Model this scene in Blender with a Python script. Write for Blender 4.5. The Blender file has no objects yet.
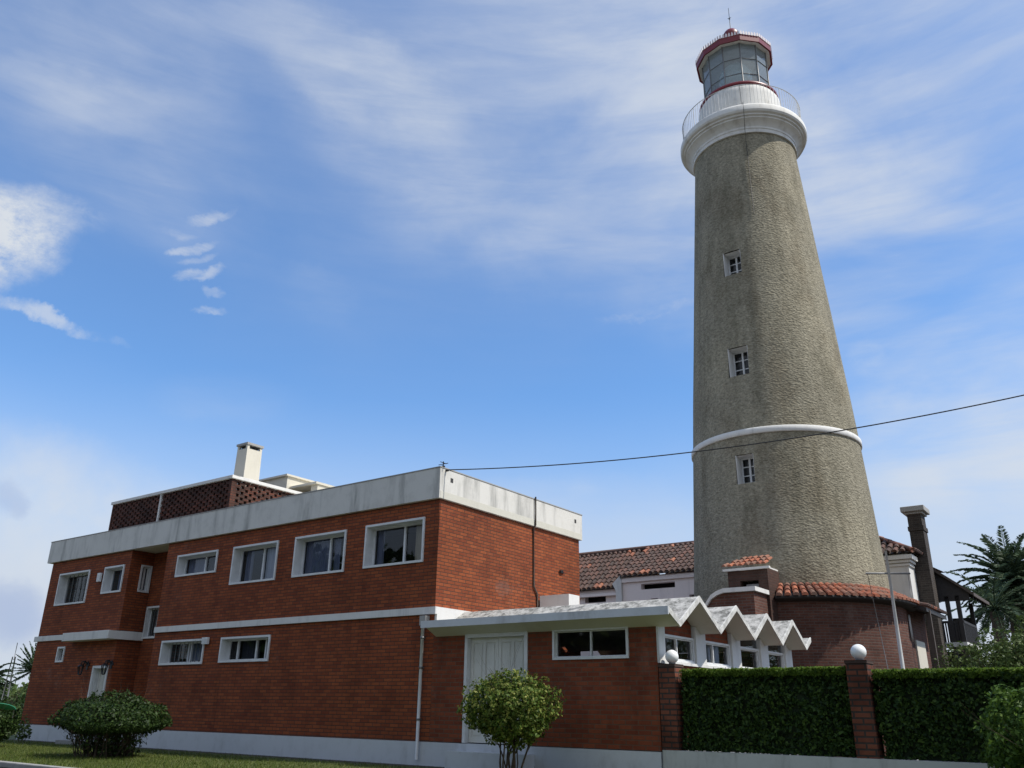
import bpy, math, random
import numpy as np
from mathutils import Vector, Matrix, noise as mnoise

rnd = random.Random(7)
scene = bpy.context.scene
COL = scene.collection
R = math.radians

# ------------------------------------------------------------------ camera
PITCH, ROLL, YAW = R(21.12), R(.7727), R(36.334)
right = Vector((1, 0, 0)); fwd = Vector((0, math.cos(PITCH), math.sin(PITCH))); up = Vector((0, -math.sin(PITCH), math.cos(PITCH)))
cx = right * math.cos(ROLL) + up * math.sin(ROLL)
cy = -right * math.sin(ROLL) + up * math.cos(ROLL)
cam_d = bpy.data.cameras.new('camera'); cam = bpy.data.objects.new('camera', cam_d); COL.objects.link(cam)
cam.matrix_world = Matrix.Translation((0, 0, 1.6)) @ Matrix((cx, cy, -fwd)).transposed().to_4x4()
cam_d.sensor_width = 36; cam_d.lens = 840 / 1024 * 36; cam_d.clip_end = 5000; cam_d.clip_start = .05
scene.camera = cam

# site axes: s runs along the brick building's front (to the right), t runs away behind it
ES = Vector((math.cos(YAW), -math.sin(YAW), 0)); ET = Vector((math.sin(YAW), math.cos(YAW), 0))
K = Vector((-1.573, 18.4, 0))
def W(s, t, z=0): return K + ES * s + ET * t + Vector((0, 0, z))

# ------------------------------------------------------------------ sun and sky
SUN_EL, SUN_A = R(55), R(19)
h = ES * math.cos(SUN_A) + ET * math.sin(SUN_A)
sun_dir = Vector((h.x * math.cos(SUN_EL), h.y * math.cos(SUN_EL), math.sin(SUN_EL)))
sl = bpy.data.lights.new('sun', 'SUN'); sun = bpy.data.objects.new('sun', sl); COL.objects.link(sun)
sl.energy = 4.6; sl.angle = R(1.2); sl.color = (1, .95, .87)
sun.rotation_euler = sun_dir.to_track_quat('Z', 'Y').to_euler()
scene.view_settings.view_transform = 'Standard'; scene.view_settings.look = 'None'
scene.view_settings.exposure = 0; scene.view_settings.gamma = 1; scene.view_settings.use_curve_mapping = False

class NT:
    def __init__(self, tree): self.t = tree; self.n = tree.nodes; self.l = tree.links
    def new(self, typ, **kw):
        n = self.n.new(typ)
        for k, v in kw.items(): setattr(n, k, v)
        return n
    def set(self, sock, v):
        if isinstance(v, bpy.types.NodeSocket): self.l.new(v, sock)
        else: sock.default_value = v
    def math(self, op, a, b=None, c=None, clamp=False):
        n = self.new('ShaderNodeMath', operation=op, use_clamp=clamp); self.set(n.inputs[0], a)
        if b is not None: self.set(n.inputs[1], b)
        if c is not None: self.set(n.inputs[2], c)
        return n.outputs[0]
    def dot(self, a, v):
        n = self.new('ShaderNodeVectorMath', operation='DOT_PRODUCT'); self.set(n.inputs[0], a); n.inputs[1].default_value = v
        return n.outputs['Value']
    def ramp(self, f, stops, interp='LINEAR'):
        n = self.new('ShaderNodeValToRGB'); cr = n.color_ramp; cr.interpolation = interp
        while len(cr.elements) < len(stops): cr.elements.new(.5)
        for e, (p, c) in zip(cr.elements, stops):
            e.position = p; e.color = (*c, 1) if not isinstance(c, (int, float)) else (c, c, c, 1)
        self.l.new(f, n.inputs[0]); return n.outputs[0]
    def mix(self, f, a, b, mode='MIX'):
        n = self.new('ShaderNodeMix', data_type='RGBA', blend_type=mode)
        self.set(n.inputs[0], f)
        for i, v in ((6, a), (7, b)):
            if isinstance(v, tuple) and len(v) == 3: v = (*v, 1)
            self.set(n.inputs[i], v)
        return n.outputs[2]
    def noise(self, vec, scale, detail=4, rough=.55, dist=0, out=0):
        n = self.new('ShaderNodeTexNoise'); n.inputs['Scale'].default_value = scale; n.inputs['Detail'].default_value = detail
        n.inputs['Roughness'].default_value = rough; n.inputs['Distortion'].default_value = dist
        if vec is not None: self.l.new(vec, n.inputs['Vector'])
        return n.outputs[out]
    def mapping(self, vec, scale=(1, 1, 1), rot=(0, 0, 0), loc=(0, 0, 0)):
        n = self.new('ShaderNodeMapping'); self.l.new(vec, n.inputs[0]); n.inputs[1].default_value = loc
        n.inputs[2].default_value = rot; n.inputs[3].default_value = scale; return n.outputs[0]
    def smooth(self, v, a, b, lo=0., hi=1.):
        n = self.new('ShaderNodeMapRange', interpolation_type='SMOOTHSTEP'); self.set(n.inputs[0], v)
        n.inputs[1].default_value = a; n.inputs[2].default_value = b; n.inputs[3].default_value = lo; n.inputs[4].default_value = hi
        return n.outputs[0]

world = bpy.data.worlds.new('World'); scene.world = world; world.use_nodes = True
w = NT(world.node_tree); w.n.clear()
def pdir(x, y): return (cx * (x - 512) + fwd * 840 + cy * (384 - y)).normalized()
gen = w.new('ShaderNodeTexCoord').outputs['Generated']
nv = w.new('ShaderNodeVectorMath', operation='NORMALIZE'); w.l.new(gen, nv.inputs[0]); D = nv.outputs[0]
sky = w.new('ShaderNodeTexSky', sky_type='NISHITA'); sky.sun_disc = False
sky.sun_elevation = SUN_EL; sky.sun_rotation = math.atan2(h.x, h.y); sky.air_density = 1.0; sky.dust_density = .6; sky.ozone_density = 1.5
base = w.mix(1.0, sky.outputs[0], (.72, 1.05, 1.34), 'MULTIPLY')
# flat cloud-layer coordinates
sep = w.new('ShaderNodeSeparateXYZ'); w.l.new(D, sep.inputs[0])
zc = w.math('ADD', w.math('MAXIMUM', sep.outputs[2], 0.), .16)
comb = w.new('ShaderNodeCombineXYZ'); w.l.new(w.math('DIVIDE', sep.outputs[0], zc), comb.inputs[0]); w.l.new(w.math('DIVIDE', sep.outputs[1], zc), comb.inputs[1])
P2 = comb.outputs[0]
warp = w.new('ShaderNodeVectorMath', operation='MULTIPLY_ADD'); w.l.new(w.noise(D, 7, 8, .64, out=1), warp.inputs[0]); warp.inputs[1].default_value = (.075,) * 3; w.l.new(D, warp.inputs[2])
DW = warp.outputs[0]
OFF = Vector((.0375,) * 3)
def blob(x, y, x2, y2, half, soft=1.0, gain=1.0, tex=None):
    """cloud streak between two directions of the sky, half = half-width as an angle"""
    a, b = pdir(x, y), pdir(x2, y2); m = ((a + b) / 2).normalized(); u = (b - a); ln = max(u.length / 2, .001); u.normalize(); v = m.cross(u).normalized()
    du = w.math('DIVIDE', w.math('SUBTRACT', w.dot(DW, u), (m + OFF).dot(u)), ln * 1.15)
    dv = w.math('DIVIDE', w.math('SUBTRACT', w.dot(DW, v), (m + OFF).dot(v)), half)
    r2 = w.math('ADD', w.math('MULTIPLY', du, du), w.math('MULTIPLY', dv, dv))
    f = w.math('MULTIPLY', w.smooth(r2, 1.0 + soft * .5, max(0, 1 - soft), 0, 1), w.smooth(w.dot(D, m), 0, .2))
    if tex is not None: f = w.math('MULTIPLY', f, tex)
    return w.math('MULTIPLY', f, gain)
fine = w.smooth(w.noise(w.mapping(D, (1, 1, 2.4)), 16, 8, .66, .5), .3, .7)
wisp = w.smooth(w.noise(w.mapping(D, (2.0, 1.5, 4.5), (0, R(28), R(15))), 2.2, 6, .5, .4), .2, .85)
streak = w.smooth(w.noise(w.mapping(D, (1.2, 1.2, 9), (0, R(32), R(12))), 3.5, 7, .62, .35), .25, .72, .45, 1)
soft = w.math('MULTIPLY', w.smooth(w.noise(w.mapping(D, (1, 1, 2.2), (0, R(20), 0)), 3.1, 6, .55, .3), .2, .8), w.math('MULTIPLY', streak, 1.25))
wisp = w.math('MULTIPLY', wisp, w.math('MULTIPLY', streak, 1.25))
masks = [
    blob(-95, 245, 62, 228, .043, 1, 1.25, w.smooth(w.noise(w.mapping(D, (1, 1, 1.5)), 11, 9, .72), .25, .62)), blob(-40, 205, 95, 222, .02, 1, .5, fine),
    blob(-30, 283, 112, 332, .0075, 1, .6, w.smooth(w.noise(D, 20, 6, .6), .3, .6)),
    blob(192, 215, 228, 211, .007, 1, .6, fine), blob(173, 250, 214, 242, .0065, 1, .65, fine), blob(182, 278, 220, 273, .007, 1, .6, fine),
    blob(195, 311, 222, 309, .005, 1, .6, fine), blob(188, 262, 214, 256, .005, 1, .35, fine), blob(163, 226, 200, 229, .006, 1, .3, fine), blob(204, 290, 222, 294, .005, 1, .3, fine),
    blob(250, 10, 440, 130, .05, 1, .62, soft), blob(300, 60, 560, 190, .10, 1, .5, soft), blob(-20, 80, 180, 120, .035, 1, .5, soft), blob(-60, 20, 260, 60, .07, 1, .35, wisp),
    blob(0, 120, 260, 210, .10, 1, .3, wisp), blob(560, 0, 1150, 120, .20, 1, .68, wisp), blob(560, 190, 1100, 280, .16, 1, .55, wisp), blob(350, 150, 700, 220, .12, 1, .35, wisp), blob(420, -30, 760, 60, .10, 1, .5, soft), blob(700, 330, 1100, 330, .06, 1, .3, wisp),
    blob(280, 280, 350, 300, .03, 1, .25, soft), blob(600, 320, 690, 295, .007, 1, .35, fine), blob(850, 345, 880, 360, .02, 1, .22, fine),
    blob(820, 455, 1110, 400, .09, 1, .95, wisp), blob(880, 520, 1120, 470, .08, 1, .6, soft),
    blob(-60, 480, 200, 560, .085, 1, .85, w.smooth(w.noise(D, 6, 6, .55), .25, .65)), blob(170, 395, 290, 400, .03, 1, .15, soft), blob(460, 520, 700, 520, .05, 1, .4, soft),
]
tot = masks[0]
for m in masks[1:]:  # screen
    tot = w.math('SUBTRACT', w.math('ADD', tot, m), w.math('MULTIPLY', tot, m))
tot = w.math('MINIMUM', tot, 1.0)
horizon = w.math('MULTIPLY', w.smooth(sep.outputs[2], .36, .07, 0, .97), w.smooth(w.noise(w.mapping(D, (1, 1, 2.6)), 3.2, 6, .55, .3), .15, .6, .62, 1))
veil = w.math('MULTIPLY', w.smooth(sep.outputs[2], .25, .75, .04, .55), w.math('ADD', w.math('MULTIPLY', wisp, .7), .3))
lay1 = w.mix(horizon, base, (4.05, 4.4, 5.05))
lay1 = w.mix(veil, lay1, (3.0, 3.6, 4.95))
behind = w.math('MULTIPLY', w.smooth(sep.outputs[1], .1, -.5, 0, .8), w.smooth(w.noise(D, 2.2, 5, .55, .4), .3, .6, .35, 1))  # cloud cover added to the unseen sky behind the camera to whiten the fill
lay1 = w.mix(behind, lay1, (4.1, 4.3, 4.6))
greyc = w.mix(w.smooth(w.noise(D, 5, 5, .5), .5, .75, 0, .5), (4.6, 4.9, 5.3), (3.3, 3.8, 4.9))
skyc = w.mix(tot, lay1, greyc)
dark_low = w.math('ADD', blob(-10, 490, 25, 500, .018, 1, .35), blob(-20, 605, 45, 615, .03, 1, .55))
skyc = w.mix(dark_low, skyc, (2.1, 2.8, 4.5))
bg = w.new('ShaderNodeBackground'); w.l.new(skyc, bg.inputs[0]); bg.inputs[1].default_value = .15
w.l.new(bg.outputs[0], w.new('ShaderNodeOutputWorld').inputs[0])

# ------------------------------------------------------------------ materials
MATS = {}
def newmat(name):
    m = bpy.data.materials.new(name); m.use_nodes = True; t = NT(m.node_tree); t.n.clear()
    p = t.new('ShaderNodeBsdfPrincipled'); o = t.new('ShaderNodeOutputMaterial'); t.l.new(p.outputs[0], o.inputs[0])
    MATS[name] = m; return m, t, p, o
def uvn(t): return t.new('ShaderNodeUVMap').outputs[0]
def posn(t): return t.new('ShaderNodeNewGeometry').outputs['Position']
def bump(t, p, hgt, strength=.5, dist=.01):
    b = t.new('ShaderNodeBump'); b.inputs['Strength'].default_value = strength; b.inputs['Distance'].default_value = dist
    t.l.new(hgt, b.inputs['Height']); t.l.new(b.outputs[0], p.inputs['Normal'])
def streaks(t, sx=5, sz=.5):   # vertical run-off stains in world space
    return t.noise(t.mapping(posn(t), (sx, sx, sz)), 1, 6, .65)

def brick_mat(name, c1, c2, mort, bw=.25, rh=.075, ms=.012, dirt=.4, tint=(.5, .45, .42)):
    m, t, p, o = newmat(name)
    uv = uvn(t)
    b = t.new('ShaderNodeTexBrick'); t.l.new(uv, b.inputs['Vector'])
    b.inputs['Scale'].default_value = 1; b.inputs['Brick Width'].default_value = bw; b.inputs['Row Height'].default_value = rh
    b.inputs['Mortar Size'].default_value = ms; b.inputs['Mortar Smooth'].default_value = .3; b.inputs['Bias'].default_value = 0
    b.inputs['Color1'].default_value = (*c1, 1); b.inputs['Color2'].default_value = (*c2, 1); b.inputs['Mortar'].default_value = (*mort, 1)
    c = t.mix(t.smooth(t.noise(posn(t), 1.1, 6, .6), .35, .75, 0, dirt), b.outputs[0], tint, 'MULTIPLY')
    c = t.mix(t.smooth(t.noise(uv, 9, 5, .65), .4, .75, 0, .5), c, (1.35, 1.4, 1.3), 'MULTIPLY')
    c = t.mix(t.smooth(streaks(t, 2.4, .5), .48, .75, 0, .5), c, (.5, .5, .5), 'MULTIPLY')
    c = t.mix(t.smooth(t.noise(posn(t), .38, 5, .6), .42, .68, 0, .45), c, (.62, .66, .66), 'MULTIPLY')
    c = t.mix(t.smooth(t.noise(t.mapping(posn(t), (1, 1, 1), loc=(3, 9, 1)), .8, 7, .7), .60, .74, 0, .22), c, (.30, .22, .18))
    t.l.new(c, p.inputs['Base Color']); p.inputs['Roughness'].default_value = .85; p.inputs['Specular IOR Level'].default_value = .25
    hg = t.math('ADD', t.math('MULTIPLY', b.outputs['Fac'], -1), t.math('MULTIPLY', t.noise(uv, 60, 3), .35))
    bump(t, p, hg, .6, .008)
brick_mat('brick', (.33, .086, .030), (.215, .050, .020), (.085, .045, .03), ms=.009)
brick_mat('brick_low', (.28, .072, .030), (.185, .044, .020), (.15, .085, .055), rh=.08, ms=.010)
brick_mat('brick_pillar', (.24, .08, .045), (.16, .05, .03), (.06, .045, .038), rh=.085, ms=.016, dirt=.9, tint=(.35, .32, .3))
brick_mat('brick_old', (.17, .072, .05), (.11, .046, .034), (.14, .10, .085), dirt=.7)
brick_mat('brick_screen_mat', (.16, .055, .036), (.07, .035, .028), (.06, .04, .032), dirt=.95, tint=(.3, .26, .25))
brick_mat('brick_dark', (.095, .047, .036), (.065, .035, .028), (.075, .052, .042), dirt=.5)

def paint_mat(name, col, stain=.5, dark=(.25, .25, .24), sx=4, sz=.45, rough=.75, thr=(.52, .8), speck=0.):
    m, t, p, o = newmat(name)
    c = t.mix(t.smooth(streaks(t, sx, sz), thr[0], thr[1], 0, stain), col, dark)
    c = t.mix(t.smooth(t.noise(posn(t), 2.3, 7, .7), .45, .75, 0, stain * .5), c, (.6, .6, .58), 'MULTIPLY')
    if speck: c = t.mix(t.smooth(t.noise(posn(t), 5.5, 9, .78), .40, .64, 0, speck), c, (.09, .09, .08))
    t.l.new(c, p.inputs['Base Color']); p.inputs['Roughness'].default_value = rough
    bump(t, p, t.noise(posn(t), 22, 5, .6), .35, .008)
paint_mat('white_paint', (.72, .71, .68), .45, thr=(.5, .8))
paint_mat('parapet_paint', (.68, .66, .61), .8, (.17, .17, .155), 2.6, .4, thr=(.47, .82))
paint_mat('plinth_paint', (.60, .62, .645), .6, (.30, .30, .29), 2.2, .8)
paint_mat('garden_wall_paint', (.52, .53, .51), .7, (.16, .17, .14), 2.4, .5)
paint_mat('cream_soffit', (.60, .58, .50), .25, (.3, .29, .22))
paint_mat('roof_concrete', (.50, .49, .46), .6, (.16, .16, .145), 3, 3, .9, speck=.95)
paint_mat('roof_edge_white', (.68, .67, .63), .6, (.25, .24, .22), 6, 6, .8, speck=.45)
paint_mat('cream_render', (.66, .62, .52), .35, (.35, .33, .28))
paint_mat('pink_render', (.90, .80, .76), .25, (.4, .33, .33))
paint_mat('gallery_white', (.72, .71, .67), .7, (.34, .31, .25), 2.2, .8, thr=(.46, .78))
brick_mat('chimney_stone', (.075, .06, .052), (.05, .042, .038), (.09, .08, .07), dirt=.5)
paint_mat('cap_concrete', (.36, .35, .33), .5)

def plain(name, col, rough=.5, metal=0., spec=.5, var=.0, sc=20):
    m, t, p, o = newmat(name)
    if var:
        t.l.new(t.mix(t.smooth(t.noise(posn(t), sc, 5, .6), .3, .7, 0, var), col, tuple(v * .45 for v in col)), p.inputs['Base Color'])
    else: p.inputs['Base Color'].default_value = (*col, 1)
    p.inputs['Roughness'].default_value = rough; p.inputs['Metallic'].default_value = metal; p.inputs['Specular IOR Level'].default_value = spec
    return m, t, p
plain('frame_white', (.74, .745, .74), .45, var=.25, sc=5)
plain('door_white', (.74, .73, .68), .45, var=.25, sc=3)
plain('alu', (.55, .56, .57), .4, .4)
plain('dark_metal', (.03, .03, .032), .5, .5)
plain('grey_metal', (.22, .22, .22), .5, .5, var=.4)
plain('pole_paint', (.62, .62, .60), .45, var=.3, sc=4)
plain('pvc_white', (.68, .68, .66), .4, var=.3, sc=4)
plain('cable_black', (.02, .02, .022), .6)
plain('red_paint', (.21, .016, .024), .4, var=.35, sc=4)
plain('red_trim_light', (.75, .68, .68), .5)
plain('timber_dark', (.035, .030, .028), .6, var=.4)
plain('timber_brown', (.10, .075, .06), .7, var=.4)
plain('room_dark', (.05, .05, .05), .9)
plain('lens_glass', (.42, .52, .52), .12, 0, .8, var=.5, sc=4)
plain('curtain_blue', (.34, .39, .56), .85); plain('curtain_pale', (.74, .80, .92), .85); plain('curtain_beige', (.76, .68, .5), .85); plain('curtain_grey', (.10, .11, .14), .85)
m, t, p = plain('globe_glass', (.85, .85, .84), .22, 0, .5)
plain('plaque_white', (.75, .75, .73), .4)
plain('bark', (.09, .065, .045), .9, var=.5)
plain('palm_bark', (.10, .075, .055), .95, var=.6, sc=8)
plain('kerb', (.34, .33, .31), .85, var=.4, sc=6)
plain('green_canvas', (.02, .22, .12), .5, var=.2)
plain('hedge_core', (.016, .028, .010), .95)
plain('soil', (.07, .055, .04), .95, var=.5)

# dark mirror-like window glass that still lets the curtain behind show through
def glass(name, tint=(.75, .8, .82), op=.25, rough=.02, dcol=(.02, .023, .026)):
    m, t, p, o = newmat(name)
    t.n.remove(p)
    fr = t.new('ShaderNodeFresnel'); fr.inputs[0].default_value = 1.5
    tr = t.new('ShaderNodeBsdfTransparent'); tr.inputs[0].default_value = (*tint, 1)
    gl = t.new('ShaderNodeBsdfGlossy'); gl.inputs['Roughness'].default_value = rough
    df = t.new('ShaderNodeBsdfDiffuse'); df.inputs[0].default_value = (*dcol, 1)
    a = t.new('ShaderNodeMixShader'); a.inputs[0].default_value = op; t.l.new(tr.outputs[0], a.inputs[1]); t.l.new(df.outputs[0], a.inputs[2])
    b = t.new('ShaderNodeMixShader'); t.l.new(fr.outputs[0], b.inputs[0]); t.l.new(a.outputs[0], b.inputs[1]); t.l.new(gl.outputs[0], b.inputs[2])
    t.l.new(b.outputs[0], o.inputs[0])
glass('window_glass', (.78, .8, .82), .1)
glass('lantern_glass', (.92, .97, .97), .26, .05, (.72, .80, .82))

def stucco():
    m, t, p, o = newmat('tower_stucco')
    pos = posn(t)
    mp = t.mapping(pos, (1, 1, 1.25))
    n1 = t.noise(mp, 11, 6, .66, .6)
    vor = t.new('ShaderNodeTexVoronoi', feature='SMOOTH_F1'); vor.inputs['Scale'].default_value = 13.0; vor.inputs['Randomness'].default_value = 1
    t.l.new(t.mapping(pos, (1, 1, 1.7)), vor.inputs['Vector'])
    c = t.ramp(n1, [(.28, (.15, .135, .10)), (.5, (.285, .26, .195)), (.72, (.42, .385, .295))])
    c = t.mix(t.smooth(streaks(t, 2.0, .10), .42, .68, 0, .45), c, (.52, .52, .5), 'MULTIPLY')
    c = t.mix(t.smooth(t.noise(pos, .45, 6, .62), .42, .66, 0, .6), c, (1.2, 1.18, 1.14), 'MULTIPLY')
    c = t.mix(t.smooth(t.noise(t.mapping(pos, (1, 1, .6), loc=(7, 3, 5)), .7, 7, .65), .48, .66, 0, .5), c, (.62, .57, .52), 'MULTIPLY')
    c = t.mix(t.smooth(t.noise(t.mapping(pos, (3.2, 3.2, .16), loc=(1, 8, 2)), 1, 7, .7), .60, .70, 0, .55), c, (1.5, 1.5, 1.45), 'MULTIPLY')
    c = t.mix(t.smooth(t.noise(t.mapping(pos, (1, 1, .35), loc=(4, 2, 0)), 1.1, 6, .65), .5, .75, 0, .6), c, (.5, .5, .47), 'MULTIPLY')
    t.l.new(c, p.inputs['Base Color']); p.inputs['Roughness'].default_value = .95; p.inputs['Specular IOR Level'].default_value = .15
    hg = t.math('ADD', vor.outputs['Distance'], t.math('MULTIPLY', n1, .8))
    bump(t, p, hg, .8, .028)
stucco()

def tile_mat(name, stops):
    m, t, p, o = newmat(name)
    g = t.new('ShaderNodeNewGeometry')
    c = t.ramp(g.outputs['Random Per Island'], stops)
    c = t.mix(t.smooth(t.noise(g.outputs['Position'], 7, 6, .7), .42, .68, 0, .7), c, (.09, .075, .065))
    t.l.new(c, p.inputs['Base Color']); p.inputs['Roughness'].default_value = .85
    bump(t, p, t.noise(g.outputs['Position'], 30, 4), .3, .01)
tile_mat('tile_orange', [(0, (.17, .065, .04)), (.3, (.36, .10, .045)), (.55, (.24, .12, .08)), (.8, (.42, .13, .06)), (1, (.15, .085, .06))])
tile_mat('tile_old', [(0, (.05, .03, .025)), (.5, (.085, .045, .036)), (.9, (.13, .062, .046)), (.96, (.36, .12, .06)), (1, (.45, .2, .12))])

def leaf_mat(name, c1, c2, c3, trans=.25):
    m, t, p, o = newmat(name)
    g = t.new('ShaderNodeNewGeometry')
    c = t.ramp(g.outputs['Random Per Island'], [(0, c1), (.5, c2), (1, c3)])
    t.l.new(c, p.inputs['Base Color']); p.inputs['Roughness'].default_value = .5; p.inputs['Specular IOR Level'].default_value = .15
    tl = t.new('ShaderNodeBsdfTranslucent'); t.l.new(c, tl.inputs[0])
    mx = t.new('ShaderNodeMixShader'); mx.inputs[0].default_value = trans
    t.l.new(p.outputs[0], mx.inputs[1]); t.l.new(tl.outputs[0], mx.inputs[2]); t.l.new(mx.outputs[0], o.inputs[0])
leaf_mat('hedge_leaf', (.017, .036, .011), (.032, .066, .016), (.085, .14, .03))
leaf_mat('bush_leaf', (.013, .030, .008), (.026, .05, .012), (.05, .085, .02))
leaf_mat('topiary_leaf', (.04, .08, .014), (.10, .155, .026), (.27, .28, .07), .3)
leaf_mat('bright_bush_leaf', (.04, .08, .015), (.07, .13, .02), (.11, .18, .035), .3)
leaf_mat('sunlit_tint_leaf', (.08, .14, .02), (.13, .21, .03), (.20, .28, .05), .5)  # hedge-top shoots, sunlit look painted into the leaf colour
leaf_mat('feather_leaf', (.05, .085, .022), (.08, .125, .035), (.13, .165, .055))
leaf_mat('palm_leaf', (.035, .06, .032), (.055, .09, .045), (.09, .125, .065), .2)
leaf_mat('dry_leaf', (.16, .12, .06), (.2, .15, .08), (.12, .09, .05), .15)
leaf_mat('grass_blade', (.06, .10, .018), (.10, .14, .028), (.17, .18, .05), .3)

def ground_mats():
    m, t, p, o = newmat('lawn_ground')
    c = t.ramp(t.noise(posn(t), 1.3, 8, .65), [(.3, (.07, .095, .022)), (.55, (.11, .125, .035)), (.8, (.17, .155, .07))])
    c = t.mix(t.smooth(t.noise(posn(t), 40, 4, .7), .35, .7, 0, .6), c, (.5, .5, .4), 'MULTIPLY')
    t.l.new(c, p.inputs['Base Color']); p.inputs['Roughness'].default_value = .95; bump(t, p, t.noise(posn(t), 50, 4), .8, .03)
    m, t, p, o = newmat('asphalt')
    t.l.new(t.ramp(t.noise(posn(t), 60, 5, .7), [(.3, (.035, .035, .036)), (.7, (.075, .074, .07))]), p.inputs['Base Color'])
    p.inputs['Roughness'].default_value = .9; bump(t, p, t.noise(posn(t), 120, 3), .6, .006)
ground_mats()

# ------------------------------------------------------------------ mesh helpers (site coordinates s, t, z)
class MB:
    def __init__(self): self.v = []; self.f = []; self.uv = []; self.mi = []; self.sm = []
    def face(self, pts, uv=None, mi=0, sm=False):
        i = len(self.v); self.v += [tuple(p) for p in pts]; self.f.append(tuple(range(i, i + len(pts))))
        if uv is None:
            a = Vector(pts[1]) - Vector(pts[0]); b = Vector(pts[-1]) - Vector(pts[0]); n = a.cross(b)
            ax, ay, az = abs(n.x), abs(n.y), abs(n.z)
            if az > ax and az > ay: uv = [(p[0], p[1]) for p in pts]
            elif ax > ay: uv = [(p[1] + .13, p[2]) for p in pts]
            else: uv = [(p[0], p[2]) for p in pts]
        self.uv += uv; self.mi.append(mi); self.sm.append(sm)
    def mesh(self, verts, faces, uvs=None, mi=0, sm=False):
        i = len(self.v); self.v += [tuple(p) for p in verts]
        for k, f in enumerate(faces):
            self.f.append(tuple(i + a for a in f))
            self.uv += uvs[k] if uvs else [(verts[a][0] + verts[a][1], verts[a][2]) for a in f]
            self.mi.append(mi); self.sm.append(sm)
    def box(self, a0, a1, b0, b1, c0, c1, mi=0):
        q = [(a0, b0, c0), (a1, b0, c0), (a1, b1, c0), (a0, b1, c0), (a0, b0, c1), (a1, b0, c1), (a1, b1, c1), (a0, b1, c1)]
        for f in ((0, 3, 2, 1), (4, 5, 6, 7), (0, 1, 5, 4), (1, 2, 6, 5), (2, 3, 7, 6), (3, 0, 4, 7)): self.face([q[k] for k in f], mi=mi)
        return self
    def prism(self, poly, d, mi=0):   # poly: list of 3d points (planar); d: extrusion vector
        d = Vector(d); P = [Vector(p) for p in poly]; Q = [p + d for p in P]
        nrm = sum(((P[i] - P[0]).cross(P[i + 1] - P[0]) for i in range(1, len(P) - 1)), Vector())
        if nrm.dot(d) < 0: P, Q = Q, P
        self.face(list(reversed(P)), mi=mi); self.face(Q, mi=mi)
        n = len(P)
        for i in range(n):
            j = (i + 1) % n; self.face([P[i], P[j], Q[j], Q[i]], mi=mi)
        return self
    def tube(self, pts, r, n=8, mi=0, cap=True):
        pts = [Vector(p) for p in pts]; rs = r if isinstance(r, (list, tuple)) else [r] * len(pts)
        V = []; 
        for i, p in enumerate(pts):
            d = (pts[min(i + 1, len(pts) - 1)] - pts[max(i - 1, 0)]).normalized()
            a = d.cross(Vector((0, 0, 1)));  a = a.normalized() if a.length > .02 else Vector((1, 0, 0))
            b = d.cross(a).normalized()
            for k in range(n):
                an = 2 * math.pi * k / n; V.append(p + (a * math.cos(an) + b * math.sin(an)) * rs[i])
        F = []
        for i in range(len(pts) - 1):
            for k in range(n):
                k2 = (k + 1) % n; F.append((i * n + k, i * n + k2, (i + 1) * n + k2, (i + 1) * n + k))
        if cap: F.append(tuple(range(n))[::1]); F.append(tuple((len(pts) - 1) * n + k for k in range(n))[::-1])
        self.mesh(V, F, sm=True, mi=mi); return self
    def lathe(self, prof, c=(0, 0), angs=None, n=64, closed=True, skip=None, sm=True, mi=0, ur=None):
        if angs is None: angs = [2 * math.pi * k / n for k in range(n)]
        V = []; U = []
        m = len(prof); na = len(angs)
        for a in angs:
            for (r, z) in prof: V.append((c[0] + r * math.cos(a), c[1] + r * math.sin(a), z))
        F = []; UV = []
        for i in range(na if closed else na - 1):
            j = (i + 1) % na; a0 = angs[i]; a1 = angs[j] if j else angs[0] + 2 * math.pi
            for k in range(m - 1):
                if skip and skip(a0, a1, prof[k][1], prof[k + 1][1]): continue
                F.append((i * m + k, j * m + k, j * m + k + 1, i * m + k + 1))
                rr = ur or max(prof[k][0], .01); z0, z1 = prof[k][1], prof[k + 1][1]
                UV.append([(a0 * rr, z0), (a1 * rr, z0), (a1 * rr, z1), (a0 * rr, z1)])
        self.mesh(V, F, UV, sm=sm, mi=mi); return self
    def build(self, name, mat, parent=None, org=None, bevel=0, solid=0, merge=False):
        me = bpy.data.meshes.new(name)
        o = bpy.data.objects.new(name, me); COL.objects.link(o)
        if org is None: org = tuple(parent['_o']) if parent is not None else (0, 0, 0)
        V = np.array(self.v, dtype=float) - np.array(org)
        me.from_pydata([tuple(x) for x in V], [], self.f)
        for mm in (mat if isinstance(mat, (list, tuple)) else [mat]): me.materials.append(MATS[mm])
        me.polygons.foreach_set('material_index', self.mi); me.polygons.foreach_set('use_smooth', self.sm)
        ul = me.uv_layers.new(name='UVMap'); ul.data.foreach_set('uv', np.array(self.uv, dtype=float).ravel())
        me.update()
        if merge or bevel:
            import bmesh
            bm = bmesh.new(); bm.from_mesh(me); bmesh.ops.remove_doubles(bm, verts=bm.verts, dist=.0005); bm.to_mesh(me); bm.free()
        if bevel:
            b = o.modifiers.new('bevel', 'BEVEL'); b.width = bevel; b.segments = 2; b.limit_method = 'ANGLE'
        o['_o'] = [float(x) for x in org]
        if parent is not None: o.parent = parent
        else: o.location = W(*org); o.rotation_euler = (0, 0, -YAW)
        return o
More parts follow.
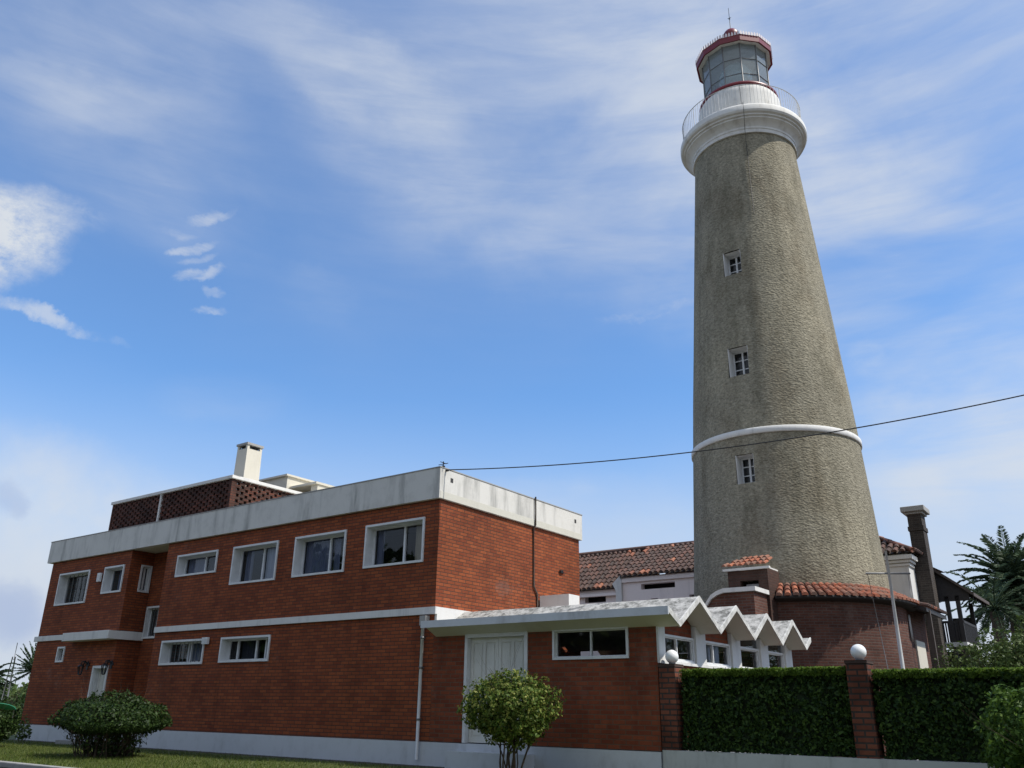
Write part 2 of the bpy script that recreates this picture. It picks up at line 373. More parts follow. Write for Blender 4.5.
def wallh(mb, axis, f, th, u0, u1, z0, z1, holes=(), mi=0):
    """upright slab on the plane axis=f (thickness th, signed) with rectangular openings (u0,u1,z0,z1)"""
    us = sorted({u0, u1, *[x for hh in holes for x in hh[:2]]}); zs = sorted({z0, z1, *[x for hh in holes for x in hh[2:]]})
    def solid(i, k):
        if i < 0 or k < 0 or i >= len(us) - 1 or k >= len(zs) - 1: return False
        uc, zc_ = (us[i] + us[i + 1]) / 2, (zs[k] + zs[k + 1]) / 2
        return not any(hh[0] < uc < hh[1] and hh[2] < zc_ < hh[3] for hh in holes)
    def P(u, d, z): return (u, f + d, z) if axis == 't' else (f + d, u, z)
    for i in range(len(us) - 1):
        for k in range(len(zs) - 1):
            if not solid(i, k): continue
            a, b, c, d = us[i], us[i + 1], zs[k], zs[k + 1]
            mb.face([P(a, 0, c), P(b, 0, c), P(b, 0, d), P(a, 0, d)], mi=mi); mb.face([P(a, th, c), P(a, th, d), P(b, th, d), P(b, th, c)], mi=mi)
            if not solid(i - 1, k): mb.face([P(a, 0, c), P(a, 0, d), P(a, th, d), P(a, th, c)], mi=mi)
            if not solid(i + 1, k): mb.face([P(b, 0, c), P(b, th, c), P(b, th, d), P(b, 0, d)], mi=mi)
            if not solid(i, k - 1): mb.face([P(a, 0, c), P(a, th, c), P(b, th, c), P(b, 0, c)], mi=mi)
            if not solid(i, k + 1): mb.face([P(a, 0, d), P(b, 0, d), P(b, th, d), P(a, th, d)], mi=mi)

def props(o, label=None, cat=None, group=None, kind=None):
    if label: o['label'] = label
    if cat: o['category'] = cat
    if group: o['group'] = group
    if kind: o['kind'] = kind
    return o
def thing(name, label, cat, org, group=None):
    o = bpy.data.objects.new(name, None); COL.objects.link(o); o.location = W(*org); o.rotation_euler = (0, 0, -YAW)
    o['_o'] = [float(x) for x in org]; o.empty_display_size = .3
    return props(o, label, cat, group)

# ------------------------------------------------------------------ ground
def sheet(name, mat, prof, s0, s1, kind='structure', ns=2):
    mb = MB(); ss = [s0 + (s1 - s0) * i / (ns - 1) for i in range(ns)]
    for i in range(ns - 1):
        for (t0, z0), (t1, z1) in zip(prof, prof[1:]): mb.face([(ss[i], t0, z0), (ss[i + 1], t0, z0), (ss[i + 1], t1, z1), (ss[i], t1, z1)])
    return props(mb.build(name, mat), kind=kind)
sheet('ground', 'soil', [(-1500, -.05), (-9.5, -.05), (-5.25, .30), (-5.1, .44), (2500, .46)], -2000, 2000)
sheet('road', 'asphalt', [(-60, -.03), (-9.5, -.03), (-5.13, .315)], -300, 300)
sheet('lawn', 'lawn_ground', [(-5.0, .48), (-.03, .50)], -17.2, 60)
sheet('side_lawn', 'lawn_ground', [(-5.0, .48), (14, .52)], -60, -17.2)
mb = MB(); mb.box(-80, 60, -5.14, -4.99, .3, .495); props(mb.build('kerb', 'kerb', bevel=.02), kind='structure')

sheet('wall_base_strip', 'soil', [(-.34, .497), (-.035, .51)], -17.2, 14)  # soil-coloured strip along the foot of the front walls

# ------------------------------------------------------------------ window and door builders (site-axis aligned)
def AX(axis, f, inward):
    def P(u, d, z): return (u, f + d * inward, z) if axis == 't' else (f + d * inward, u, z)
    return P
def bx(mb, P, u0, u1, d0, d1, z0, z1, mi=0):
    a, b = P(u0, d0, z0), P(u1, d1, z1)
    lo = [min(x, y) for x, y in zip(a, b)]; hi = [max(x, y) for x, y in zip(a, b)]
    mb.box(lo[0], hi[0], lo[1], hi[1], lo[2], hi[2], mi)
def window(parent, axis, f, inward, u0, u1, z0, z1, depth=.24, lip=.035, th=.05, sashes=(.5,), curtains=(), bars=0, seed=0, matf='frame_white', sw=.025, fr=.035):
    P = AX(axis, f, inward); mb = MB()
    d1 = depth + .06
    bx(mb, P, u0, u0 + th, -lip, d1, z0, z1); bx(mb, P, u1 - th, u1, -lip, d1, z0, z1)
    bx(mb, P, u0 + th, u1 - th, -lip, d1, z1 - th, z1); bx(mb, P, u0 + th, u1 - th, -lip, d1, z0, z0 + th)
    wf = mb.build('window', matf, parent)
    a, b, c, d = u0 + th + .002, u1 - th - .002, z0 + th + .002, z1 - th - .002
    sb = MB()
    bx(sb, P, a, a + fr, depth - .02, depth + .03, c, d); bx(sb, P, b - fr, b, depth - .02, depth + .03, c, d)
    bx(sb, P, a + fr, b - fr, depth - .02, depth + .03, c, c + fr); bx(sb, P, a + fr, b - fr, depth - .02, depth + .03, d - fr, d)
    for sx in sashes:
        m_ = a + (b - a) * sx; bx(sb, P, m_ - sw, m_ + sw, depth - .03, depth + .032, c + fr, d - fr)
    sb.build('sash', 'frame_white', wf)
    gb = MB(); gb.face([P(a + fr, depth + .012, c + fr), P(b - fr, depth + .012, c + fr), P(b - fr, depth + .012, d - fr), P(a + fr, depth + .012, d - fr)])
    gb.build('pane', 'window_glass', wf)
    rr = random.Random(seed)
    for (x0, x1, mat) in curtains:
        cb = MB(); xa, xb = a + (b - a) * x0, a + (b - a) * x1; n = max(8, int((xb - xa) / .02)); V = []
        ph = rr.random() * 6
        for i in range(n + 1):
            uu = xa + (xb - xa) * i / n; dd = depth + .11 + .025 * math.sin(uu * 62 + ph) + .012 * math.sin(uu * 143 + ph)
            V += [P(uu, dd, c - .03), P(uu, dd, d + .03)]
        cb.mesh(V, [(2 * i, 2 * i + 2, 2 * i + 3, 2 * i + 1) for i in range(n)], sm=True); cb.build('curtain', mat, wf)
    if bars:
        bb = MB()
        for i in range(bars):
            x = a + (b - a) * (i + 1) / (bars + 1); bb.tube([P(x, depth - .07, c), P(x, depth - .07, d)], .009, 6)
        bb.build('security_bars', 'grey_metal', wf)
    return wf

# ------------------------------------------------------------------ main brick building
B = thing('brick_building', 'two-storey red brick building with white parapet and honeycomb brick screen on its roof', 'building', (-8.5, 2.9, .5))
SC = -12.25; SM = -10.35; L0 = -17.0; RT = 5.95; DEP = 5.86
hA = [(-2.25, -.4, 4.58, 5.58), (-4.74, -2.9, 4.56, 5.56), (-7.23, -5.39, 4.55, 5.55), (-9.78, -7.91, 4.94, 5.55), (-9.91, -7.96, 2.58, 3.22), (-7.26, -5.3, 2.6, 3.22)]
hB = [(-16.35, -14.48, 4.51, 5.53), (-13.61, -12.52, 4.72, 5.53), (-15.55, -15.11, 2.76, 3.22), (-13.28, -12.44, .62, 2.62)]
sl1 = (.36, .72, 4.74, 5.55); w2 = (-12.17, -11.25, 3.4, 4.33)
mb = MB()
wallh(mb, 't', 0, .3, SM, 0, .96, RT, hA)
wallh(mb, 't', 0, .3, L0, SC, .96, RT, [(a, b, max(c, .96), d) for a, b, c, d in hB])
wallh(mb, 's', SC, -.3, .3, 1.05, .96, RT, [sl1])
wallh(mb, 't', .75, .3, SC, SM + .3, .96, RT, [(w2[0], w2[1], w2[2], w2[3])])
wallh(mb, 's', SM, .3, .3, .75, .96, RT)
wallh(mb, 's', 0, -.3, .3, DEP, .96, RT)
wallh(mb, 't', DEP, -.3, L0, -.3, .96, RT)
wallh(mb, 's', L0, .3, .3, DEP - .3, .96, RT)
mb.build('wall', 'brick', B)
mb = MB(); mb.box(L0 + .29, SC - .3, .31, DEP - .3, 3.42, 3.6); mb.box(SC - .29, -.31, 1.06, DEP - .3, 3.42, 3.6); mb.box(SM + .31, -.31, .31, 1.05, 3.42, 3.6); mb.box(L0 + .29, -.29, 2.6, 2.7, .9, 6)
mb.build('floor_slab', 'room_dark', B)
mb = MB(); mb.box(L0 - .2, .06, -.06, DEP + .06, RT + .001, RT + .16); mb.build('roof', 'cream_soffit', B)
ROOF = bpy.data.objects['roof']
mb = MB(); o0, o1 = L0 - .24, .055
mb.box(o0, o1, -.09, .11, RT - .004, 6.64); mb.box(o0, o1, DEP - .11, DEP + .09, RT - .004, 6.64)
mb.box(o0, o0 + .2, .11, DEP - .11, RT - .004, 6.64); mb.box(o1 - .2, o1, .11, DEP - .11, RT - .004, 6.64)
mb.build('parapet', 'parapet_paint', B)
mb = MB(); mb.box(o0 - .012, o1 + .012, -.102, .12, 6.642, 6.665); mb.box(o1 - .21, o1 + .012, .12, DEP - .12, 6.642, 6.665); mb.box(o0 - .012, o0 + .21, .12, DEP - .12, 6.642, 6.665); mb.box(o0 - .012, o1 + .012, DEP - .12, DEP + .102, 6.642, 6.665)
mb.build('parapet_coping', 'cap_concrete', B)
mb = MB(); mb.box(SM + .02, .06, -.06, .002, 3.45, 3.6); mb.box(-.002, .06, .002, 5.8, 3.28, 3.6); mb.build('band_course', 'white_paint', B)
mb = MB(); mb.box(L0 - .15, -14.75, -.05, .002, 3.42, 3.58); mb.box(-14.75, SC + .10, -.36, .002, 3.34, 3.58); mb.box(SC + .002, SC + .10, .002, .75, 3.34, 3.58)
mb.build('door_canopy', 'white_paint', B, bevel=.01)
mb = MB(); mb.box(L0 - .03, SC + .03, -.03, .28, .4, .95); mb.box(SC - .27, SC + .03, .28, .78, .4, .95); mb.box(SC + .03, SM - .03, .72, .9, .4, .95)
mb.box(SM - .03, .0, -.03, .28, .4, .95); mb.box(SM - .03, SM + .27, .28, .72, .4, .95); mb.box(L0 - .03, L0 + .2, .28, DEP, .4, .95)
mb.build('plinth', 'plinth_paint', B)
Cb, Cp, Ce, Cg = 'curtain_blue', 'curtain_pale', 'curtain_beige', 'curtain_grey'
window(B, 't', 0, 1, *hA[0], sashes=(.57,), curtains=[(.70, .97, Ce), (.0, .12, Cb)], seed=1)
window(B, 't', 0, 1, *hA[1], sashes=(.58,), curtains=[(0, .55, Cb), (.60, .72, Cb)], seed=2)
window(B, 't', 0, 1, *hA[2], sashes=(.55,), curtains=[(.52, 1, Cp), (.05, .2, Cb)], seed=3)
window(B, 't', 0, 1, *hA[3], sashes=(.55,), curtains=[(0, .5, Cb), (.55, 1, Cg)], bars=0, seed=4)
window(B, 't', 0, 1, *hA[4], sashes=(.48, .55), curtains=[(.5, 1, Cb)], bars=9, seed=5)
window(B, 't', 0, 1, *hA[5], sashes=(.2, .6, .8), curtains=[(.2, .6, Cg)], seed=6)
window(B, 't', 0, 1, *hB[0], sashes=(.8,), bars=6, seed=7, curtains=[(.8, 1, Cp)])
window(B, 't', 0, 1, *hB[1], sashes=(.85,), seed=8, curtains=[(.2, .8, Cb)])
window(B, 't', 0, 1, *hB[2], depth=.08, sashes=(.5,), bars=3, seed=9)
window(B, 's', SC, -1, sl1[0], sl1[1], sl1[2], sl1[3], depth=.1, th=.045, sashes=(.5,), seed=10, curtains=[(0, 1, Cp)])
window(B, 't', .75, 1, *w2, depth=.12, sashes=(.5,), bars=5, seed=11)
def door(parent, u0, u1, z0, z1, f=0, rec=.18, rows=((.06, .42), (.48, .94)), leaves=1, panels=2, mat='door_white', lip=.03):
    mb = MB(); th = .07
    mb.box(u0, u0 + th, f - lip, f + rec + .1, z0, z1); mb.box(u1 - th, u1, f - lip, f + rec + .1, z0, z1); mb.box(u0 + th, u1 - th, f - lip, f + rec + .1, z1 - th, z1)
    fr = mb.build('door_frame', 'frame_white', parent)
    a, b, c, d = u0 + th + .004, u1 - th - .004, z0 + .01, z1 - th - .004
    mb = MB(); lw = (b - a) / leaves
    for L in range(leaves):
        x0 = a + L * lw + .003; x1 = a + (L + 1) * lw - .003
        mb.box(x0, x1, f + rec, f + rec + .04, c, d)
        pw = (x1 - x0) / panels
        xs = [x0 + i * pw for i in range(panels + 1)]
        hw = .035
        zs = [c + (d - c) * q for r_ in rows for q in r_]
        for i, x in enumerate(xs):
            xa = x if i == 0 else x - hw; xb = x if i == panels else x + hw
            if i == 0: xb = x + 2 * hw
            if i == panels: xa = x - 2 * hw
            mb.box(xa, xb, f + rec - .018, f + rec - .001, c, d)
        for i in range(panels):
            pa = xs[i] + (2 * hw if i == 0 else hw); pb = xs[i + 1] - (2 * hw if i == panels - 1 else hw)
            edges = [c] + zs + [d]
            for q in range(0, len(edges), 2): mb.box(pa + .001, pb - .001, f + rec - .017, f + rec - .001, edges[q], edges[q + 1])
            for (r0, r1) in rows:
                mb.box(pa + .035, pb - .035, f + rec - .010, f + rec - .001, c + (d - c) * r0 + .035, c + (d - c) * r1 - .035)
    dd = mb.build('door', mat, parent)
    hb = MB(); hx = b - .1 if leaves == 1 else (a + b) / 2 + .07; hz = c + .95
    hb.tube([(hx, f + rec - .02, hz), (hx, f + rec - .07, hz), (hx + (.09 if leaves > 1 else -.09), f + rec - .07, hz)], .012, 8); hb.build('handle', 'grey_metal', dd)
    return dd
door(B, *hB[3][:2], hB[3][2], hB[3][3])
mb = MB(); mb.box(-13.6, -12.1, -.55, -.03, .4, .6); mb.build('door_step', 'kerb', B)
# carriage lanterns either side of the door
for sx in (-13.62, -12.32):
    mb = MB(); mb.box(sx - .05, sx + .05, -.02, 0, 2.52, 2.74); mb.tube([(sx, -.01, 2.66), (sx, -.10, 2.76), (sx, -.2, 2.72), (sx, -.2, 2.66)], .022, 6)
    for k in (-1, 1): mb.tube([(sx, -.03, 2.7), (sx + k * .10, -.06, 2.74), (sx + k * .18, -.05, 2.62)], .022, 6)
    wl = mb.build('wall_lantern', 'dark_metal', B)
    lb = MB(); lb.lathe([(.0, 2.68), (.09, 2.62), (.095, 2.60)], (sx, -.2), n=6, sm=False); lb.lathe([(.03, 2.36), (.045, 2.38), (.045, 2.36), (.0, 2.35)], (sx, -.2), n=6, sm=False)
    for k in range(6):
        a = k * math.pi / 3; lb.tube([(sx + .08 * math.cos(a), -.2 + .08 * math.sin(a), 2.60), (sx + .042 * math.cos(a), -.2 + .042 * math.sin(a), 2.38)], .014, 5)
    lb.build('lantern_cage', 'dark_metal', wl)
for (a, b, c, d) in ((-13.86, -13.69, 5.1, 5.36), (-7.98, -7.74, 3.07, 3.24)):
    mb = MB(); mb.box(a, b, -.10, -.036, c, d)
    for i in range(4): mb.box(a + .03, b - .03, -.108, -.101, c + .03 + i * (d - c - .06) / 4, c + .05 + i * (d - c - .06) / 4)
    mb.build('vent_box', 'frame_white', B, bevel=0)
mb = MB(); mb.box(-.31, -.14, -.13, -.003, 3.22, 3.42); mb.build('hopper_box', 'cap_concrete', B)
mb = MB(); mb.tube([(-.24, -.09, .62), (-.24, -.09, 3.26)], .034, 10); dp = mb.build('downpipe', 'pvc_white', B)
for z in (1.35, 2.35, 2.95): mb = MB(); mb.lathe([(.036, z), (.043, z), (.043, z + .04), (.036, z + .04)], (-.24, -.09), n=10); mb.box(-.255, -.225, -.055, -.001, z + .005, z + .035); mb.build('pipe_clip', 'grey_metal', dp)
# black pipe and small openings on the sunny wall
mb = MB(); mb.tube([(.09, 3.63, 6.7), (.09, 3.63, 5.97), (.03, 3.63, 5.9), (.03, 3.65, 4.45), (.03, 3.80, 4.26), (.03, 3.82, 3.7)], .022, 8)
mb.build('waste_pipe', 'timber_brown', B)
for (t_, z_) in ((.32, 6.42), (5.6, 6.42)): mb = MB(); mb.box(.054, .060, t_ - .045, t_ + .045, z_ - .05, z_ + .05); mb.build('drain_opening', 'room_dark', B)
mb = MB(); mb.box(.001, .05, 4.86, 4.98, 4.93, 5.0); mb.box(.001, .03, 4.82, 5.06, 4.94, 4.965); mb.build('cable_bracket', 'dark_metal', B)
mb = MB(); mb.tube([(.04, .02, 6.66), (.04, .02, 6.80)], .012, 6); mb.tube([(-.10, .02, 6.74), (.18, .02, 6.74)], .008, 6); mb.tube([(.04, -.08, 6.77), (.04, .12, 6.77)], .008, 6); mb.box(.01, .07, -.01, .05, 6.666, 6.70); mb.box(.058, .13, .08, .12, 6.58, 6.62)
mb.build('cable_mast', 'dark_metal', B)
# rooftop honeycomb screen
def lattice(mb, axis, f, u0, u1, z0, z1, th=.12, bl=.2, gap=.1, rh=.085, solid=.42):
    r_ = random.Random(3); row = 0; z = z0
    while z < z1 - .02:
        off = 0 if row % 2 else (bl + gap) / 2
        u = u0 - off + gap / 2
        while u < u1:
            a, b = max(u, u0), min(u + bl, u1)
            if b - a > .03:
                j = r_.uniform(-.006, .006)
                if axis == 't': mb.box(a, b, f + j, f + th + j, z, z + rh - .002)
                else: mb.box(f - th + j, f + j, a, b, z, z + rh - .002)
            u += bl + gap
        z += rh; row += 1
TP = 7.70
sc = thing  # keep
mb = MB(); lattice(mb, 't', .42, -11.82, -8.42, 6.2, TP); lattice(mb, 't', .42, -14.58, -11.92, 6.2, TP); lattice(mb, 's', -8.34, .5, 2.86, 6.2, TP)
scr = mb.build('brick_screen', 'brick_screen_mat', B)
for q_ in ((-8.46, -8.33), (-14.66, -14.585)): mb = MB(); mb.box(*q_, .41, .55, 6.12, TP); mb.build('screen_corner_post', 'brick_screen_mat', B)
mb = MB(); mb.box(-11.9, -11.84, .39, .53, 6.12, TP + .002); mb.build('screen_divider', 'white_paint', B)
mb = MB(); mb.box(-14.7, -8.27, .36, .62, TP + .003, TP + .10); mb.box(-8.5, -8.27, .62, 2.96, TP + .003, TP + .10); mb.build('screen_coping', 'white_paint', B, bevel=.01)
mb = MB(); mb.box(-14.6, -8.6, 2.9, 3.02, 6.12, TP - .02); mb.box(-14.6, -14.45, .6, 2.9, 6.12, TP - .02); mb.build('screen_back_wall', 'brick_dark', B)
mb = MB(); mb.box(-13.6, -9.4, 1.2, 2.3, 6.12, 7.3); mb.build('water_tank', 'brick_dark', B)
# rendered chimney
mb = MB(); a0, a1, b0, b1 = -9.12, -8.64, 1.0, 1.54
V = [(a0 - .03, b0 - .03, 6.12), (a1 + .03, b0 - .03, 6.12), (a1 + .03, b1 + .03, 6.12), (a0 - .03, b1 + .03, 6.12), (a0, b0, 8.82), (a1, b0, 8.82), (a1, b1, 8.82), (a0, b1, 8.82)]
mb.mesh(V, [(0, 1, 5, 4), (1, 2, 6, 5), (2, 3, 7, 6), (3, 0, 4, 7)])
for (x, y) in ((a0, b0), (a1 - .08, b0), (a0, b1 - .08), (a1 - .08, b1 - .08)): mb.box(x, x + .08, y, y + .08, 8.82, 8.93)
ch = mb.build('chimney', 'cream_render', ROOF)
mb = MB(); mb.box(a0 + .02, a1 - .02, b0 + .02, b1 - .02, 8.80, 8.825); mb.box(a0 + .09, a1 - .09, b0 + .09, b1 - .09, 8.826, 8.93); fl = mb.build('chimney_flue', 'room_dark', ROOF)
mb = MB(); mb.box(a0 - .03, a1 + .03, b0 - .03, b1 + .03, 8.932, 9.0); mb.build('chimney_cap', 'cap_concrete', ROOF)
# roof-top rooms behind
mb = MB(); mb.box(-11.5, -9.26, 3.1, 5.0, 6.12, 8.5); mb.box(-11.6, -9.2, 3.02, 5.06, 8.502, 8.56)
mb.build('rooftop_tank_room', 'cream_render', ROOF)
mb = MB(); mb.box(-9.25, -8.45, 3.6, 5.2, 6.12, 7.6); mb.box(-9.25, -9.1, 3.6, 5.2, 7.602, 8.1); mb.box(-8.3, -8.0, 3.3, 5.3, 6.12, 8.1); mb.box(-9.24, -7.96, 3.2, 5.34, 8.102, 8.17)
mb.build('rooftop_stair_room', 'cream_render', ROOF)

# ------------------------------------------------------------------ low wing with the folded roof
A_ = thing('low_brick_wing', 'single-storey brick wing with a white zigzag folded concrete roof', 'building', (2.6, 3.4, .5))
WL = 5.17
val = [.03, 1.78, 3.53, 5.17, 6.78]; pk = [(a + b) / 2 for a, b in zip(val, val[1:])]
ZV, ZP = 3.055, 3.565
dD = (.87, 2.42, .96, 3.0); dW = (3.0, 4.62, 2.46, 3.015)
mb = MB(); wallh(mb, 't', 0, .25, .002, WL, .96, 3.02, [dD, (dW[0], dW[1], dW[2], 3.02)])
mb.box(WL - .25, WL, .25, 6.9, .96, 2.42)
wallh(mb, 't', 6.9, -.25, .3, WL - .25, .96, 2.95)
for i in (0, 1):
    v0, v1 = val[i], val[i + 1]; sl = (ZP - ZV) / (pk[i] - v0)
    z0 = 2.885; 
    mb.prism([(WL - .03, v0 + .26, z0), (WL - .03, v1 - .26, z0), (WL - .03, v1 - .26, ZV + sl * .26 - .09), (WL - .03, pk[i], ZP - .1), (WL - .03, v0 + .26, ZV + sl * .26 - .09)], (-.15, 0, 0))
mb.build('wall', 'brick_low', A_)
mb = MB(); mb.box(.0, WL + .0, -.03, .2, .4, .95); mb.box(WL - .2, WL + .03, .2, 6.9, .4, .95); mb.build('plinth', 'plinth_paint', A_)
mb = MB(); mb.box(.72, 2.6, -.34, -.032, .4, .82); mb.build('door_step', 'plinth_paint', A_)
door(A_, *dD[:2], dD[2], dD[3], rec=.1, rows=((.05, .30), (.34, .57), (.60, .95)), leaves=2, panels=2)
window(A_, 't', 0, 1, *dW, depth=.06, lip=.03, th=.045, sashes=(.5,), seed=21, sw=.012, fr=.016)
colp = [(.0, .26), (1.56, 2.0), (3.3, 3.76), (4.92, 5.38), (6.5, 6.94)]
for (c0, c1) in colp:
    mb = MB(); mb.box(WL - .1, WL + .04, c0 + .001, c1, 2.42, ZV - .08 + .12); mb.build('column', 'white_paint', A_)
mb = MB(); mb.box(WL - .12, WL + .05, .005, 6.94, 2.37, 2.418); mb.build('sill', 'white_paint', A_)
for i in range(4):
    c0, c1 = colp[i][1] + .01, colp[i + 1][0] - .01
    window(A_, 's', WL, -1, c0, c1, 2.42, 2.88, depth=.05, lip=.0, th=.04, sashes=((.45,), (.35,), (), ())[i], seed=30 + i, curtains=[(.35, .8, Cp)] if i == 1 else (), sw=.015, fr=.02)
    if i > 1:
        v0, v1 = val[i], val[i + 1]; sl = (ZP - ZV) / (pk[i] - v0)
        mb = MB(); mb.prism([(WL - .05, v0 + .26, 2.885), (WL - .05, v1 - .26, 2.885), (WL - .05, v1 - .26, ZV + sl * .26 - .09), (WL - .05, pk[i], ZP - .1), (WL - .05, v0 + .26, ZV + sl * .26 - .09)], (-.02, 0, 0)); mb.build('gable_light', 'window_glass', A_)
# folded plate roof: top and underside with different finishes
sE = 5.60; zig = [(-.40, 3.26)]
for i in range(5):
    zig.append((val[i], ZV))
    if i < 4: zig.append((pk[i], ZP))
zig.append((7.16, 3.26))
mb = MB(); TH = .085
for (a, b) in zip(zig, zig[1:]):
    s0 = .065
    mb.face([(s0, a[0], a[1]), (sE, a[0], a[1]), (sE, b[0], b[1]), (s0, b[0], b[1])], uv=[(s0, a[0]), (sE, a[0]), (sE, b[0]), (s0, b[0])], mi=0)
    mb.face([(s0, a[0], a[1] - TH), (s0, b[0], b[1] - TH), (sE, b[0], b[1] - TH), (sE, a[0], a[1] - TH)], mi=1)
    mb.face([(sE, a[0], a[1] - TH), (sE, b[0], b[1] - TH), (sE, b[0], b[1]), (sE, a[0], a[1])], mi=1)
    mb.face([(s0, a[0], a[1] - TH), (s0, a[0], a[1]), (s0, b[0], b[1]), (s0, b[0], b[1] - TH)], mi=1)
for e in (zig[0], zig[-1]): mb.face([(s0, e[0], e[1] - TH), (sE, e[0], e[1] - TH), (sE, e[0], e[1]), (s0, e[0], e[1])], mi=1)
fr_ = mb.build('roof', ['roof_concrete', 'cream_soffit'], A_)
mb = MB()
for (a, b) in zip(zig, zig[1:]): mb.prism([(sE + .002, a[0], a[1] - TH - .01), (sE + .002, b[0], b[1] - TH - .01), (sE + .002, b[0], b[1] + .012), (sE + .002, a[0], a[1] + .012)], (.03, 0, 0))
mb.build('roof_edge', 'roof_edge_white', fr_)
mb = MB(); mb.box(.0, sE + .03, -.43, -.402, 3.13, 3.27); mb.build('fascia', 'plinth_paint', fr_)
mb = MB(); mb.box(.066, .92, 3.86, 4.35, 3.2, 4.23); mb.build('roof_box', 'white_paint', A_)
mb = MB(); mb.box(.3, WL - .3, .3, 6.6, .9, 1.0); mb.build('floor_slab', 'room_dark', A_)

# ------------------------------------------------------------------ garden wall, pillars, globes
g = MB(); g.box(5.21, 16, -.05, .16, .3, .985); props(g.build('garden_wall', 'garden_wall_paint', org=(8, 0, .5)), 'low stained white wall running along under the clipped hedge', 'wall')
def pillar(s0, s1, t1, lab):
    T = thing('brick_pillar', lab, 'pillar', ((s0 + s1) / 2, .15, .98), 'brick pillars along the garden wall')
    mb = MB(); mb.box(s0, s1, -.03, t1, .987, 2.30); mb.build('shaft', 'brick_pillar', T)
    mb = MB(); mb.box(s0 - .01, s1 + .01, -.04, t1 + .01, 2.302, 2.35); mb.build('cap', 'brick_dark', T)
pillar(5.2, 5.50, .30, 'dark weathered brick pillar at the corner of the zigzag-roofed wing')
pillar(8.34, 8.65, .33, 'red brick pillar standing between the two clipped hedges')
def globe(s, t, z, lab):
    T = thing('globe_lamp', lab, 'lamp', (s, t, z), 'white globe lamps on the pillars')
    mb = MB(); mb.lathe([(0, z), (.06, z), (.06, z + .02), (.04, z + .035), (0, z + .035)], (s, t), n=20); mb.build('base', 'grey_metal', T)
    r = .115; mb = MB(); mb.lathe([(r * math.sin(a), z + .125 - r * math.cos(a)) for a in [math.pi * i / 20 for i in range(21)]], (s, t), n=32); mb.build('globe', 'globe_glass', T)
globe(5.38, .14, 2.351, 'white globe lamp on the pillar beside the zigzag-roofed wing')
globe(8.51, .15, 2.351, 'white globe lamp on the pillar between the two hedges')

# ------------------------------------------------------------------ foliage helpers
def leaves(name, pts, nrm, size, mat, parent=None, org=(0, 0, 0), jit=.9, asp=.55, rng=None, kind=None):
    """pts, nrm: arrays in site coords; each leaf is a folded diamond of two triangles"""
    rng = rng or np.random.default_rng(1); n = len(pts)
    N = nrm + rng.normal(0, jit, (n, 3)); N /= np.linalg.norm(N, axis=1)[:, None] + 1e-9
    T = np.cross(N, rng.normal(0, 1, (n, 3))); T /= np.linalg.norm(T, axis=1)[:, None] + 1e-9
    Bv = np.cross(N, T); sz = size * rng.uniform(.6, 1.35, n)[:, None]
    a = pts - T * sz; b = pts + Bv * sz * asp + N * sz * .15; c = pts + T * sz; d = pts - Bv * sz * asp + N * sz * .15
    V = np.stack([a, b, c, d], 1).reshape(-1, 3) - np.array(org)
    me = bpy.data.meshes.new(name); me.vertices.add(4 * n); me.vertices.foreach_set('co', V.ravel())
    idx = np.arange(n)[:, None] * 4; L = np.concatenate([idx, idx + 1, idx + 2, idx + 3], 1)
    me.loops.add(4 * n); me.loops.foreach_set('vertex_index', L.ravel()); me.polygons.add(n)
    me.polygons.foreach_set('loop_start', np.arange(n) * 4); me.update(calc_edges=True)
    me.materials.append(MATS[mat]); o = bpy.data.objects.new(name, me); COL.objects.link(o); o['_o'] = [float(x) for x in org]
    if parent is not None: o.parent = parent
    else: o.location = W(*org); o.rotation_euler = (0, 0, -YAW)
    if kind: o['kind'] = kind
    return o
def npnoise(P, sc, seed=0):
    return np.array([mnoise.noise(Vector((p[0] * sc + seed, p[1] * sc, p[2] * sc))) for p in P])

